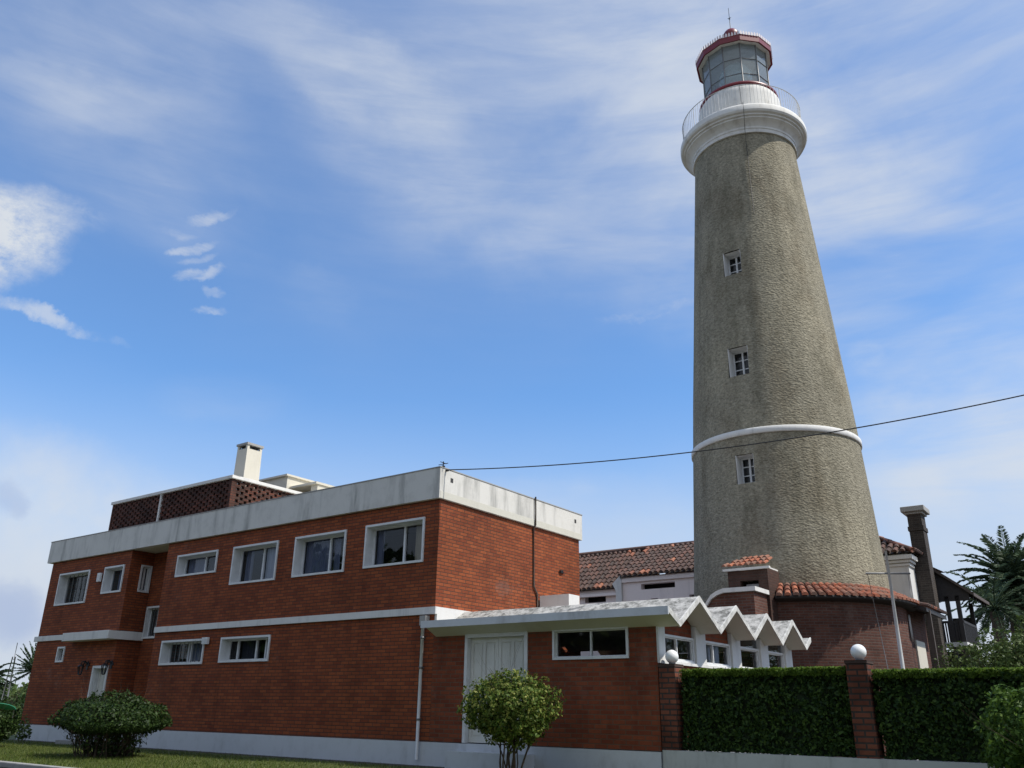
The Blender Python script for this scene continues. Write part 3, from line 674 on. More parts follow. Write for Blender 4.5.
# clipped hedges
def hedge(s0, s1, t0, t1, z0, z1, lab, seed):
    rng = np.random.default_rng(seed); T = thing('hedge', lab, 'hedge', ((s0 + s1) / 2, (t0 + t1) / 2, z0), 'clipped hedges above the low white wall')
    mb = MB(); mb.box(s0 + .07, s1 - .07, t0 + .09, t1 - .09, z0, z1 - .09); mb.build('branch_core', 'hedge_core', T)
    P = []; Nn = []
    def face(n, fn, nr):
        for _ in range(1): 
            q = fn(rng.random((n, 2))); dpt = rng.random(n) ** 1.6 * .13; P.append(q - np.array(nr) * dpt[:, None]); Nn.append(np.tile(nr, (n, 1)))
    D_ = 3000; dz = z1 - z0; ds = s1 - s0; dt = t1 - t0
    face(int(D_ * dz * ds), lambda r: np.stack([s0 + r[:, 0] * ds, np.full(len(r), t0), z0 + r[:, 1] * dz], 1), (0, -1, 0))
    face(int(D_ * dt * ds), lambda r: np.stack([s0 + r[:, 0] * ds, t0 + r[:, 1] * dt, np.full(len(r), z1)], 1), (0, 0, 1))
    for sx, nr in ((s0, (-1, 0, 0)), (s1, (1, 0, 0))):
        face(int(D_ * dz * dt), lambda r: np.stack([np.full(len(r), sx), t0 + r[:, 1] * dt, z0 + r[:, 0] * dz], 1), nr)
    P = np.concatenate(P); Nn = np.concatenate(Nn).astype(float)
    nz = npnoise(P, 2.2, seed) * .07 + npnoise(P, 7, seed) * .035
    P += Nn * nz[:, None]
    keep = npnoise(P, 9, seed + 5) > -.33; P, Nn = P[keep], Nn[keep]
    leaves('foliage', P, Nn, .034, 'hedge_leaf', T, tuple(T['_o']), rng=rng, jit=.75)
    n = int(2600 * ds); sp = np.stack([s0 + rng.random(n) * ds, t0 - .03 + rng.random(n) ** 2.2 * dt, z1 - .05 + rng.random(n) * .12], 1)
    leaves('sunlit_tint_shoots', sp, np.tile((0., -.4, 1.), (n, 1)), .028, 'sunlit_tint_leaf', T, tuple(T['_o']), rng=rng)  # brighter leaves crowded at the top front edge, imitating its sunlit rim
hedge(5.58, 8.33, .03, .95, .99, 2.19, 'dark green clipped hedge between the wing and the brick pillar', 3)
hedge(8.70, 15.5, .03, .95, .99, 2.14, 'long dark green clipped hedge right of the brick pillar', 4)

def twig(mb, p, d, ln, r, depth, rr, droop=0):
    p = Vector(p); d = Vector(d).normalized(); n = 4; pts = [p]; rs = [r]
    for i in range(n):
        d = (d + Vector((rr.uniform(-1, 1), rr.uniform(-1, 1), rr.uniform(-.5, .7))) * .22).normalized(); pts.append(pts[-1] + d * ln / n); rs.append(r * (1 - .16 * (i + 1)))
    mb.tube(pts, rs, 5, cap=False); tips = [pts[-1]]
    if depth:
        for _ in range(3 if depth > 1 else 2):
            dd = (d + Vector((rr.uniform(-1, 1), rr.uniform(-1, 1), rr.uniform(-.2, .8))) * .55).normalized()
            tips += twig(mb, pts[rr.choice([2, 3, 4])], dd, ln * .68, rs[-1] * .8, depth - 1, rr)
    return tips
def bush(name, lab, cat, c, rx, ry, z0, zc, rz_up, rz_dn, nl, size, mat, seed, stems=9, stem_h=.6, density_noise=.35, core=True, flare=1., group=None, jit=.8, clump=.10, trunk_r=.03, under=0, lump=.26):
    rng = np.random.default_rng(seed); rr = random.Random(seed)
    T = thing(name, lab, cat, (c[0], c[1], z0), group)
    mb = MB()
    for k in range(stems):
        a = 2 * math.pi * k / stems + rr.uniform(-.3, .3); r0 = rr.uniform(.02, .10) * flare; q = rr.uniform(.3, .85)
        tgt = Vector((c[0] + math.cos(a) * rx * q, c[1] + math.sin(a) * ry * q, zc + rz_up * rr.uniform(-.3, .5)))
        st = Vector((c[0] + math.cos(a) * r0, c[1] + math.sin(a) * r0, z0 - .03)); dv = tgt - st
        twig(mb, st, dv + Vector((0, 0, dv.length * .3)), dv.length * .8, trunk_r * rr.uniform(.6, 1.1), 2, rr)
    mb.build('branches', 'bark', T)
    u = rng.normal(0, 1, (nl, 3)); u /= np.linalg.norm(u, axis=1)[:, None]
    rad = 1 - rng.random(nl) ** 1.7 * .45
    k3 = np.where(u[:, 2] > 0, rz_up, rz_dn)
    # flattened underside
    P = np.stack([c[0] + u[:, 0] * rx, c[1] + u[:, 1] * ry, zc + u[:, 2] * k3], 1)
    lumpv = npnoise(P, 1.9 / max(rx, .4), seed) * lump + npnoise(P, 5 / max(rx, .4), seed + 3) * clump * 2
    rad = rad * (1 + lumpv)
    P = np.stack([c[0] + u[:, 0] * rx * rad, c[1] + u[:, 1] * ry * rad, zc + u[:, 2] * k3 * rad], 1)
    keep = npnoise(P, 4.5 / max(rx, .4) * 1.2, seed + 9) > -density_noise
    P, u = P[keep], u[keep]
    if under:
        v = rng.normal(0, 1, (under, 3)); v /= np.linalg.norm(v, axis=1)[:, None]; f_ = rng.random(under) ** .6; q = rng.random(under)
        rr_ = (.55 + .4 * f_) * (rng.random(under) ** .4)
        P = np.concatenate([P, np.stack([c[0] + v[:, 0] * rx * rr_, c[1] + v[:, 1] * ry * rr_, z0 + .05 + (zc - z0) * f_], 1)]); u = np.concatenate([u, v])
    leaves('foliage', P, u + np.array([0, 0, .25]), size, mat, T, tuple(T['_o']), rng=rng, jit=jit)
    return T
bush('clipped_bush', 'wide mushroom-shaped clipped bush on the lawn by the small white door', 'bush', (-6.88, -2.85), 1.34, 1.1, .44, 1.22, .58, .26, 18000, .036, 'bush_leaf', 11, stems=90, density_noise=.5, flare=6.5, trunk_r=.017, clump=.09, under=3000)
bush('topiary_shrub', 'round bright green shrub on bare twisting stems in front of the white double door', 'bush', (2.95, -1.3), .74, .7, .48, 1.56, .60, .56, 17000, .032, 'topiary_leaf', 18, stems=12, density_noise=.3, flare=1.6, trunk_r=.024, clump=.15, lump=.32)
bush('round_bush', 'bright green round bush at the right edge in front of the hedge', 'bush', (10.98, -1.3), .74, .75, .45, 1.28, .74, .6, 10000, .036, 'bright_bush_leaf', 13, density_noise=.45, stems=6, trunk_r=.02)
bush('left_bush', 'leafy green bush on the lawn at the far left edge', 'bush', (-12.85, -2.75), .62, .6, .48, 1.0, .42, .42, 5000, .045, 'bush_leaf', 14, density_noise=.4)
bush('sapling', 'small thin leafy sapling by the left end of the white plinth', 'plant', (-14.6, -1.0), .22, .2, .48, .8, .35, .25, 350, .04, 'feather_leaf', 15, stems=4, trunk_r=.008)

# ------------------------------------------------------------------ roof tile generator
def tiles(mb, O, U, V, wid, lng, tw=.24, row=.36, clip=None, r=None):
    O, U, V = Vector(O), Vector(U).normalized(), Vector(V).normalized(); N = U.cross(V).normalized()
    if N.z < 0: N = -N
    r = r or tw * .36; nc = int(wid / tw); nr = int(lng / row) + 1
    for j in range(nr):
        for i in range(nc):
            uc = (i + .5) * tw; v0 = j * row; v1 = min(v0 + row * 1.12, lng + .03)
            if clip and not clip(uc, v0 + row / 2): continue
            jx = rnd.uniform(-.008, .008); jv = rnd.uniform(-.012, .012)
            pts = []
            for (vv, rr_, lift) in ((v0 + jv, r * 1.08, .035), (v1, r * .88, .006)):
                for k in range(6):
                    a = math.pi * k / 5; pts.append(O + U * (uc + jx - math.cos(a) * rr_) + V * vv + N * (math.sin(a) * rr_ + lift))
            F = [(k, k + 1, k + 7, k + 6) for k in range(5)] + [(0, 1, 2, 3, 4, 5)]
            mb.mesh(pts, F, sm=False)

# ------------------------------------------------------------------ lighthouse
TC = (3.085, 13.645)
LH = thing('lighthouse', 'tall tapering grey stucco lighthouse with white gallery and red-topped lantern', 'lighthouse', (TC[0], TC[1], .5))
cang = math.atan2(-13.89 - TC[1], 12.169 - TC[0])      # direction from the tower towards the street corner
prof_r = [(.4, 3.18), (5.23, 2.99), (6.5, 2.91), (8.16, 2.82), (9.68, 2.735), (11.69, 2.61), (13.59, 2.47), (15.58, 2.33), (17.68, 2.18), (19.89, 2.02), (21.7, 1.89)]
def RA(z):
    for (z0, r0), (z1, r1) in zip(prof_r, prof_r[1:]):
        if z0 <= z <= z1: return r0 + (r1 - r0) * (z - z0) / (z1 - z0)
    return prof_r[-1][1]
wang = cang - R(19.4)
wins = [(8.20, 9.14, .105), (11.86, 12.9, .135), (15.72, 16.66, .14)]
ANG = sorted({round(2 * math.pi * k / 96, 5) for k in range(96)} | {round((wang + d) % (2 * math.pi), 5) for w_ in wins for d in (-w_[2], w_[2])})
zz = sorted({z for z, _ in prof_r} | {z for w_ in wins for z in w_[:2]} | {round(.4 + i * .8, 2) for i in range(27)}); zz = [z for z in zz if z < 21.6] + [21.7]
def skip(a0, a1, z0, z1):
    am = ((a0 + a1) / 2 - wang + math.pi) % (2 * math.pi) - math.pi; zm = (z0 + z1) / 2
    return any(abs(am) < w_[2] and w_[0] < zm < w_[1] for w_ in wins)
mb = MB(); mb.lathe([(RA(z), z) for z in zz], TC, ANG, skip=skip, sm=True); mb.build('shaft', 'tower_stucco', LH, merge=True)
ca, sa = math.cos(wang), math.sin(wang)
for (z0, z1, hw) in wins:
    r1 = min(RA(z0), RA(z1)) ; rOut = RA(z1) - .01; hwm = hw * RA((z0 + z1) / 2) * .985
    def P(u, d, z, rOut=rOut): r_ = rOut - d; return (TC[0] + ca * r_ - sa * u, TC[1] + sa * r_ + ca * u, z)
    def rb(mb, u0, u1, d0, d1, a, b): 
        q = [P(u0, d0, a), P(u1, d0, a), P(u1, d1, a), P(u0, d1, a)]; mb.prism(q, (0, 0, b - a))
    mb = MB(); th = .02
    rb(mb, -hwm, -hwm + th, 0, .5, z0, z1); rb(mb, hwm - th, hwm, .02, .5, z0, z1); rb(mb, -hwm + th, hwm - th, 0, .5, z0, z0 + th); rb(mb, -hwm + th, hwm - th, .06, .5, z1 - th, z1)
    wf = mb.build('window', 'white_paint', LH)
    mb = MB(); a, b = -hwm + th, hwm - th; c, d = z0 + th, z1 - th; dp_ = .4
    rb(mb, a, a + .04, dp_, dp_ + .05, c, d); rb(mb, b - .04, b, dp_, dp_ + .05, c, d); rb(mb, -.03, .03, dp_ - .01, dp_ + .05, c, d)
    rb(mb, a, b, dp_ + .002, dp_ + .048, c, c + .04); rb(mb, a, b, dp_ + .002, dp_ + .048, d - .04, d)
    for q in (.36, .68): rb(mb, a + .04, b - .04, dp_ + .01, dp_ + .04, c + (d - c) * q - .014, c + (d - c) * q + .014)
    mb.build('sash', 'frame_white', wf)
    mb = MB(); mb.face([P(a, dp_ + .03, c), P(b, dp_ + .03, c), P(b, dp_ + .03, d), P(a, dp_ + .03, d)]); mb.build('pane', 'window_glass', wf)
    mb = MB(); rb(mb, -hwm, hwm, .52, .56, z0, z1); mb.build('blind', 'room_dark', wf)
mb = MB(); r0 = RA(9.7)
mb.lathe([(r0 - .05, 9.76), (r0 + .03, 9.76), (r0 + .05, 9.78), (r0 + .05, 9.94), (r0 + .03, 9.96), (r0 - .06, 9.99)], TC, n=96); mb.build('ring_band', 'white_paint', LH)
# cornice
mb = MB(); mb.lathe([(1.84, 21.64), (1.96, 21.64), (1.96, 21.78), (1.985, 21.80), (1.985, 21.88), (2.03, 21.95), (2.12, 22.04), (2.22, 22.10), (2.22, 22.16), (2.29, 22.18), (2.29, 22.24), (2.37, 22.27), (2.41, 22.34), (2.41, 22.52), (2.38, 22.58), (2.35, 22.62), (1.2, 22.64)], TC, n=96)
cn = mb.build('gallery_cornice', 'gallery_white', LH)
for p_ in cn.data.polygons: p_.use_smooth = True
md = cn.modifiers.new('e', 'EDGE_SPLIT'); md.split_angle = R(28)
mb = MB(); mb.lathe([(1.60, 22.6), (1.60, 23.9), (1.58, 24.1), (1.50, 24.24), (1.3, 24.26)], TC, n=72); mb.build('watch_room', 'gallery_white', LH)
mb = MB(); mb.lathe([(1.42, 24.245), (1.53, 24.245), (1.55, 24.27), (1.55, 24.35), (1.50, 24.38), (1.25, 24.39)], TC, n=72); mb.build('lantern_base_ring', 'red_paint', LH)
# railing
mb = MB(); RR = 2.27
for z in (23.55,): mb.lathe([(RR - .018, z), (RR, z - .018), (RR + .018, z), (RR, z + .018), (RR - .018, z)], TC, n=72)
for k in range(108):
    a = 2 * math.pi * k / 108; x, y = TC[0] + RR * math.cos(a), TC[1] + RR * math.sin(a); mb.tube([(x, y, 22.6), (x, y, 23.55)], .014 if k % 9 == 0 else .007, 5, cap=False)
mb.build('railing', 'pole_paint', LH)
# lantern
NS = 12; rl = 1.29; zb, zt = 24.40, 26.50; a0_ = cang + R(12)
la = [a0_ + 2 * math.pi * k / NS for k in range(NS)]
mb = MB()
for k in range(NS):
    a, b = la[k], la[(k + 1) % NS]
    q = lambda an, z: (TC[0] + rl * math.cos(an), TC[1] + rl * math.sin(an), z)
    mb.face([q(a, zb), q(b, zb), q(b, zt), q(a, zt)])
mb.build('lantern_glazing', 'lantern_glass', LH)
mb = MB()
for k in range(NS):
    a, b = la[k], la[(k + 1) % NS]; rr2 = rl + .012
    q = lambda an, z: (TC[0] + rr2 * math.cos(an), TC[1] + rr2 * math.sin(an), z)
    mb.tube([q(a, zb - .02), q(a, zt)], .024, 6)
    for z in (zb + .55, zb + 1.3): mb.tube([q(a, z), q(b, z)], .014, 5)
mb.build('glazing_bars', 'grey_metal', LH)
mb = MB(); mb.lathe([(.0, 24.4), (.55, 24.4), (.6, 24.9), (.72, 25.15), (.60, 25.35), (.66, 25.5), (.66, 25.9), (.55, 26.1), (.45, 26.25), (0, 26.3)], TC, n=24); mb.build('lens', 'lens_glass', LH)
mb = MB(); mb.lathe([(1.2, zt), (1.50, zt - .08), (1.54, zt - .10), (1.54, zt + .20), (1.50, zt + .24), (1.35, zt + .34), (.8, zt + .72), (.42, zt + .95), (.3, zt + 1.05), (.0, zt + 1.06)], TC, la, n=NS, sm=False)
lr = mb.build('lantern_roof', 'red_paint', LH)
mb = MB(); mb.lathe([(0, zt + .001), (1.46, zt - .075)], TC, la, sm=False); mb.build('ceiling', 'gallery_white', lr)
mb = MB()
for k in range(NS):
    a, b = la[k], la[(k + 1) % NS]
    for j in range(7):
        f_ = (j + .5) / 7; A1 = Vector((math.cos(a), math.sin(a), 0)) * 1.565; B1 = Vector((math.cos(b), math.sin(b), 0)) * 1.565; c_ = A1.lerp(B1, f_); d_ = (B1 - A1).normalized()
        c0 = Vector((TC[0], TC[1], 0)) + c_
        z_ = zt + .16; n_ = c_.normalized()
        mb.prism([c0 - d_ * .042 + Vector((0, 0, z_)), c0 + d_ * .042 + Vector((0, 0, z_)), c0 + d_ * .035 + Vector((0, 0, z_ + .13)), c0 + Vector((0, 0, z_ + .19)), c0 - d_ * .035 + Vector((0, 0, z_ + .13))], -n_ * .02)
mb.build('eave_cresting', 'red_trim_light', lr)
mb = MB(); zc_ = 27.98; mb.lathe([(.34 * math.sin(a), zc_ - .34 * math.cos(a)) for a in [math.pi * i / 16 for i in range(17)]], TC, n=28); mb.lathe([(.28, 27.4), (.26, 27.62), (.30, 27.75)], TC, n=20); mb.build('ball_vent', 'red_paint', lr)
mb = MB(); mb.tube([(TC[0], TC[1], 28.2), (TC[0], TC[1], 29.55)], [.018, .008], 6); mb.tube([(TC[0] - .08, TC[1], 29.0), (TC[0] + .08, TC[1], 29.0)], .008, 5); mb.lathe([(0, 28.9), (.04, 28.95), (0, 29.0)], TC, n=8)
mb.build('lightning_rod', 'dark_metal', lr)
mb = MB(); ac = cang + R(4)
mb.tube([(TC[0] + r_ * math.cos(ac), TC[1] + r_ * math.sin(ac), z) for r_, z in [(1.63, 24.1), (1.62, 22.68), (2.44, 22.63), (2.44, 22.3), (2.0, 21.75), (1.95, 21.2), (RA(18) + .02, 18)]], .009, 5); mb.build('earthing_cable', 'cable_black', LH)

# ------------------------------------------------------------------ round annex at the foot of the tower
AN = thing('round_annex', 'curved brick annex with orange tiled roof round the foot of the lighthouse', 'building', (TC[0], TC[1], .5))
a_lo, a_hi = cang - R(6), cang + R(130)
angs = [a_lo + (a_hi - a_lo) * i / 60 for i in range(61)]
mb = MB(); mb.lathe([(3.37, .4), (3.37, 4.62)], TC, angs, closed=False, ur=3.37); mb.build('wall', 'brick_old', AN)
mb = MB()
mb.lathe([(3.38, 4.52), (3.66, 4.57), (3.70, 4.63), (3.0, 4.96)], TC, angs, closed=False); mb.build('eave', 'timber_dark', AN)
mb = MB(); nT = int((a_hi - a_lo) * 3.68 / .225)
for j in range(3):
    for i in range(nT):
        a = a_lo + (a_hi - a_lo) * (i + .5) / nT; ra_ = 3.76 - j * .29; rb_ = ra_ - .33
        za = 4.62 + j * .15; zb_ = za + .17; wr = .085
        U = Vector((-math.sin(a), math.cos(a), 0)); pts = []
        for (rr_, z_, w_, lf) in ((ra_, za, wr * 1.08, .03), (rb_, zb_, wr * .85, 0)):
            c_ = Vector((TC[0] + rr_ * math.cos(a), TC[1] + rr_ * math.sin(a), z_ + lf))
            for k in range(6):
                b = math.pi * k / 5; pts.append(c_ - U * math.cos(b) * w_ + Vector((0, 0, math.sin(b) * w_)))
        mb.mesh(pts, [(k, k + 1, k + 7, k + 6) for k in range(5)] + [(0, 1, 2, 3, 4, 5)])
mb.build('tiled_roof', 'tile_orange', AN)
pa = cang + R(83)
mb = MB(); U = Vector((-math.sin(pa), math.cos(pa), 0)); c_ = Vector((TC[0] + 3.38 * math.cos(pa), TC[1] + 3.38 * math.sin(pa), 4.0)); n_ = Vector((math.cos(pa), math.sin(pa), 0))
ell = [c_ + U * .30 * math.cos(q) + Vector((0, 0, .40 * math.sin(q))) for q in [2 * math.pi * k / 28 for k in range(28)]]
mb.prism(ell, n_ * .05); mb.build('oval_plaque', 'plaque_white', AN)
# entry pier with its small tiled roof
mb = MB(); p0, p1 = 2.62, 3.80
wallh(mb, 't', 9.8, .25, p0, p1, .5, 5.42, [(2.98, 3.52, 4.78, 5.10)]); mb.box(p0, p0 + .25, 10.05, 11.6, .5, 5.42); mb.box(p1 - .25, p1, 10.05, 11.6, .5, 5.42); mb.build('pier_wall', 'brick_dark', AN)
mb = MB(); mb.box(3.12, 3.50, 9.9, 9.94, 4.74, 5.0); mb.build('vent_panel', 'grey_metal', AN)
mb = MB(); mb.box(p0 - .1, p1 + .1, 9.68, 9.79, 5.39, 5.45); mb.box(p0 + .02, p1 - .02, 9.80, 11.4, 5.425, 5.47); mb.build('pier_eave', 'white_paint', AN)
mb = MB(); tiles(mb, (p0 - .12, 9.64, 5.475), (1, 0, 0), (0, 1, .42), p1 - p0 + .24, .95, .17, .33, clip=lambda u, v: .12 * v / .95 * 4 < u < p1 - p0 + .24 - .12 * v / .95 * 2); mb.build('pier_tiles', 'tile_orange', AN)
# lower block with curved white coping
mb = MB(); poly = [(2.36, 4.36), (2.50, 4.50), (2.68, 4.60), (2.88, 4.66), (3.72, 4.66)]
pts = [(2.36, 8.8, .5), (3.72, 8.8, .5)] + [(s_, 8.8, z_) for s_, z_ in reversed(poly)]
mb.prism(pts, (0, 1.0, 0)); mb.build('porch_wall', 'brick_old', AN)
mb = MB()
for (a, b) in zip([(2.30, 4.24)] + poly[1:], poly[1:] + [(3.80, 4.66)]):
    if b[0] > a[0]: mb.prism([(a[0], 8.72, a[1] + .002), (b[0], 8.72, b[1] + .002), (b[0], 8.72, b[1] + .12), (a[0], 8.72, a[1] + .12)], (0, 1.07, 0))
mb.build('porch_coping', 'white_paint', AN)

# ------------------------------------------------------------------ flagpole
FP = thing('flagpole', 'leaning-look white flagpole with a crossarm behind the hedge', 'flagpole', (7.84, 6, .5)); FP['label'] = 'slim white flagpole with a crossarm rising behind the hedge'
mb = MB(); mb.tube([(7.84, 6, .5), (7.84, 6, 3.0), (7.84, 6, 4.95)], [.045, .04, .024], 10); mb.build('pole', 'pole_paint', FP)
mb = MB(); mb.tube([(7.42, 5.75, 4.46), (8.22, 6.25, 4.46)], .02, 8); mb.build('crossarm', 'grey_metal', FP)
mb = MB(); mb.tube([(7.45, 5.77, 4.46), (7.6, 5.9, 2.0)], .007, 5); mb.tube([(8.18, 6.22, 4.46), (8.18, 6.22, 4.0)], .006, 5); mb.build('halyard', 'grey_metal', FP)

# ------------------------------------------------------------------ house behind the tower
H = thing('tiled_house', 'pale house with an old red tiled roof behind the lighthouse', 'house', (0, 19.5, .5))
hs0, hs1, ht0, ht1, ez, rz = -4.8, 6.10, 17.0, 22.0, 6.66, 8.2
mb = MB(); wallh(mb, 't', ht0, .3, hs0, 2.5, .5, ez, [(-3.96, -2.48, 6.12, 6.34), (-3.55, -3.25, 5.5, 5.75), (-1.9, -1.5, 5.5, 5.8)]); mb.build('front_wall', 'pink_render', H)
mb = MB(); mb.box(hs0 + .0, -.5, ht0 - .1, ht0 - .002, 6.44, 6.60); mb.box(-11, hs0 - .28, ht0 + .1, ht0 + .298, 6.0, 6.1); mb.build('moulding', 'pink_render', H)
mb = MB(); mb.box(2.502, hs1, ht0, ht0 + .3, .5, ez); mb.box(hs1 - .3, hs1, ht0 + .3, 18.39, .5, ez - .001); mb.build('side_wall', 'white_paint', H)
mb = MB(); mb.box(hs1 - .6, hs1 - .31, 18.39, ht1, .5, ez - .001); mb.build('rear_side_wall', 'timber_dark', H)
mb = MB()
for k, (o_, z0, z1) in enumerate(((.05, 6.25, 6.32), (.10, 6.36, 6.44), (.18, 6.46, 6.6))): mb.box(2.6, hs1 + o_, ht0 - o_, ht0 - .001, z0, z1); mb.box(hs1 + .001, hs1 + o_, ht0, 17.7, z0, z1)
mb.build('cornice', 'white_paint', H)
mb = MB(); wallh(mb, 't', ht0 + .3, .3, -11.5, hs0 - .28, .5, 6.28, [(-6.8, -5.78, 5.78, 6.06)]); mb.box(hs0, hs1 - .3, ht1 - .3, ht1, .5, ez); mb.box(-11.5, hs0 - .28, 20.9, 21.2, .5, 6.2); mb.build('wing_wall', 'pink_render', H)
mb = MB(); mb.box(-5.0, 6, 17.7, 17.8, .5, 6.5); mb.box(-11, -5.1, 17.9, 18.0, .5, 6.2); mb.build('partition', 'room_dark', H)
mb = MB(); mb.prism([(hs0 - .27, ht0 - .12, .5), (hs0 - .002, ht0 - .12, .5), (hs0 - .002, ht0 - .12, 6.74), (hs0 - .05, ht0 - .12, 6.74), (hs0 - .42, ht0 - .12, 6.42), (hs0 - .27, ht0 - .12, 6.15)], (0, .5, 0)); mb.build('buttress', 'white_paint', H)
# main roof planes (front slope, hip on the right, back)
slope = (rz - ez) / 2.6
hip = (hs1 + .1) - 2.6
mb = MB(); f0 = ht0 - .2
mb.face([(hs0 - .02, f0, ez), (hs1 + .25, f0, ez), (hip, 19.5, rz), (hs0 - .02, 19.5, rz)]); mb.face([(hs1 + .25, f0, ez), (hs1 + .02, ht1 + .2, ez), (hip, 19.5, rz)]); mb.face([(hs1 + .25, ht1 + .2, ez), (hs0 - .02, ht1 + .2, ez), (hs0 - .02, 19.5, rz), (hip, 19.5, rz)])
mb.face([(-11.7, ht0 + .1, 6.28), (hs0 - .02, ht0 + .1, 6.28), (hs0 - .02, 19.5, rz - .02), (-11.7, 19.5, rz - .02)]); mb.face([(hs0 - .02, 21.4, 6.28), (-11.7, 21.4, 6.28), (-11.7, 19.5, rz - .02), (hs0 - .02, 19.5, rz - .02)])
mb.face([(hs0 - .02, f0, ez), (hs0 - .02, 19.5, rz), (hs0 - .02, 19.5, rz - .03), (hs0 - .02, ht0 + .1, 6.28)])
hr = mb.build('roof', 'timber_brown', H)
mb = MB(); Ls = math.hypot(2.7, rz - ez)
tiles(mb, (hs0 - .1, f0 - .06, ez + .01), (1, 0, 0), (0, 2.7, rz - ez), hs1 + .35 - hs0, Ls + .1, .235, .36, clip=lambda u, v: u + hs0 - .1 < hs1 + .25 - (v / Ls) * (hs1 + .25 - hip))
Lw = math.hypot(2.4, rz - 6.3)
tiles(mb, (-11.7, ht0 + .04, 6.29), (1, 0, 0), (0, 2.46, rz - .02 - 6.28), 6.8, Lw + .1, .235, .36)
Lh = math.hypot(hs1 + .25 - hip, rz - ez)
tiles(mb, (hs1 + .31, f0, ez + .01), (0, 1, 0), (-(hs1 + .25 - hip), 0, rz - ez), ht1 - ht0 + .4, Lh, .235, .36, clip=lambda u, v: u < 1.3 and abs(u - 2.7) < 2.7 * (1 - v / Lh) + .1)
mb.build('roof_tiles', 'tile_old', hr)
mb = MB(); mb.tube([(-11.7, 19.5, rz + .05), (hip, 19.5, rz + .05)], .11, 8); mb.tube([(hip, 19.5, rz + .05), (hs1 + .25, f0, ez + .06)], .09, 8); mb.build('ridge_tiles', 'tile_old', hr)
# chimney stack standing against the right-hand wall
mb = MB(); mb.box(6.13, 6.58, 17.85, 18.5, .5, 8.12)
mb.box(6.10, 6.61, 17.81, 18.54, 7.55, 7.7)
hc = mb.build('chimney', 'chimney_stone', H)
mb = MB(); mb.box(6.06, 6.65, 17.77, 18.58, 8.122, 8.20); mb.box(5.97, 6.74, 17.68, 18.67, 8.202, 8.39); mb.build('chimney_cap', 'cap_concrete', hc, bevel=.02)
# lean-to roof with balcony under it
mb = MB()
mb.prism([(6.2, 18.7, 6.60), (7.62, 18.7, 5.46), (7.62, 18.7, 5.36), (6.2, 18.7, 6.50)], (0, 3.2, 0)); lt = mb.build('lean_to_roof', 'timber_dark', H)
mb = MB(); mb.prism([(6.2, 18.64, 6.62), (7.67, 18.64, 5.44), (7.67, 18.64, 5.34), (6.2, 18.64, 6.52)], (0, .055, 0)); mb.box(7.625, 7.67, 18.7, 21.9, 5.34, 5.45)
mb.build('barge_board', 'timber_brown', lt)
mb = MB(); mb.prism([(6.25, 18.8, 5.3), (7.5, 18.8, 5.3), (7.5, 18.8, 5.5), (6.25, 18.8, 6.44)], (0, .06, 0)); mb.box(6.3, 7.5, 18.8, 18.9, 5.22, 5.299)
for k in range(6): mb.prism([(6.35, 19.0 + k * .55, 6.40), (7.58, 19.0 + k * .55, 5.38), (7.58, 19.0 + k * .55, 5.26), (6.35, 19.0 + k * .55, 6.28)], (0, .08, 0))
mb.build('rafters', 'timber_dark', lt)
bal = MB(); bal.box(6.5, 7.2, 18.75, 21.6, 3.72, 3.87); bl = bal.build('balcony', 'white_paint', H)
for (x, y) in ((6.72, 18.8), (7.05, 18.8), (7.05, 21.4)): mb = MB(); mb.box(x, x + .13, y, y + .13, .5, 5.4); mb.build('post', 'timber_dark', bl)
mb = MB(); mb.box(6.5, 7.2, 18.83, 18.88, 4.5, 4.58)
for k in range(9): mb.box(6.52 + k * .075, 6.565 + k * .075, 18.84, 18.88, 3.87, 4.5)
mb.box(7.14, 7.2, 18.9, 21.4, 4.5, 4.58)
for k in range(20): mb.box(7.15, 7.19, 18.95 + k * .12, 19.0 + k * .12, 3.87, 4.5)
mb.build('balustrade', 'timber_dark', bl)
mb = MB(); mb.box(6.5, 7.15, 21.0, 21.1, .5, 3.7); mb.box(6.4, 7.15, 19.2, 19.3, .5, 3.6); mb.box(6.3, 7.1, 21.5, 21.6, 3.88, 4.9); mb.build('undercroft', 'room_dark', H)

# small eave house part between annex and house
SP = thing('brick_passage', 'small brick passage with dark tiled eave between round annex and house', 'building', (6.2, 15.2, .5))
mb = MB(); mb.box(5.4, 6.35, 14.2, 16.9, .5, 4.72); mb.build('wall', 'brick_old', SP)
mb = MB(); mb.prism([(5.3, 13.95, 5.12), (7.0, 13.95, 4.55), (7.0, 13.95, 4.43), (5.3, 13.95, 5.0)], (0, 3.0, 0)); pr = mb.build('eave', 'timber_dark', SP)
mb = MB(); tiles(mb, (7.05, 13.95, 4.555), (0, 1, 0), (-1.7, 0, .58), 3.0, 1.7, .22, .36); mb.build('roof_tiles', 'tile_old', pr)
mb = MB(); mb.box(6.351, 6.40, 14.9, 16.1, 2.6, 3.7); mb.build('blank_panel', 'cream_render', SP)
mb = MB(); mb.box(6.9, 7.02, 14.3, 14.42, .5, 4.5); mb.build('post', 'timber_brown', SP)

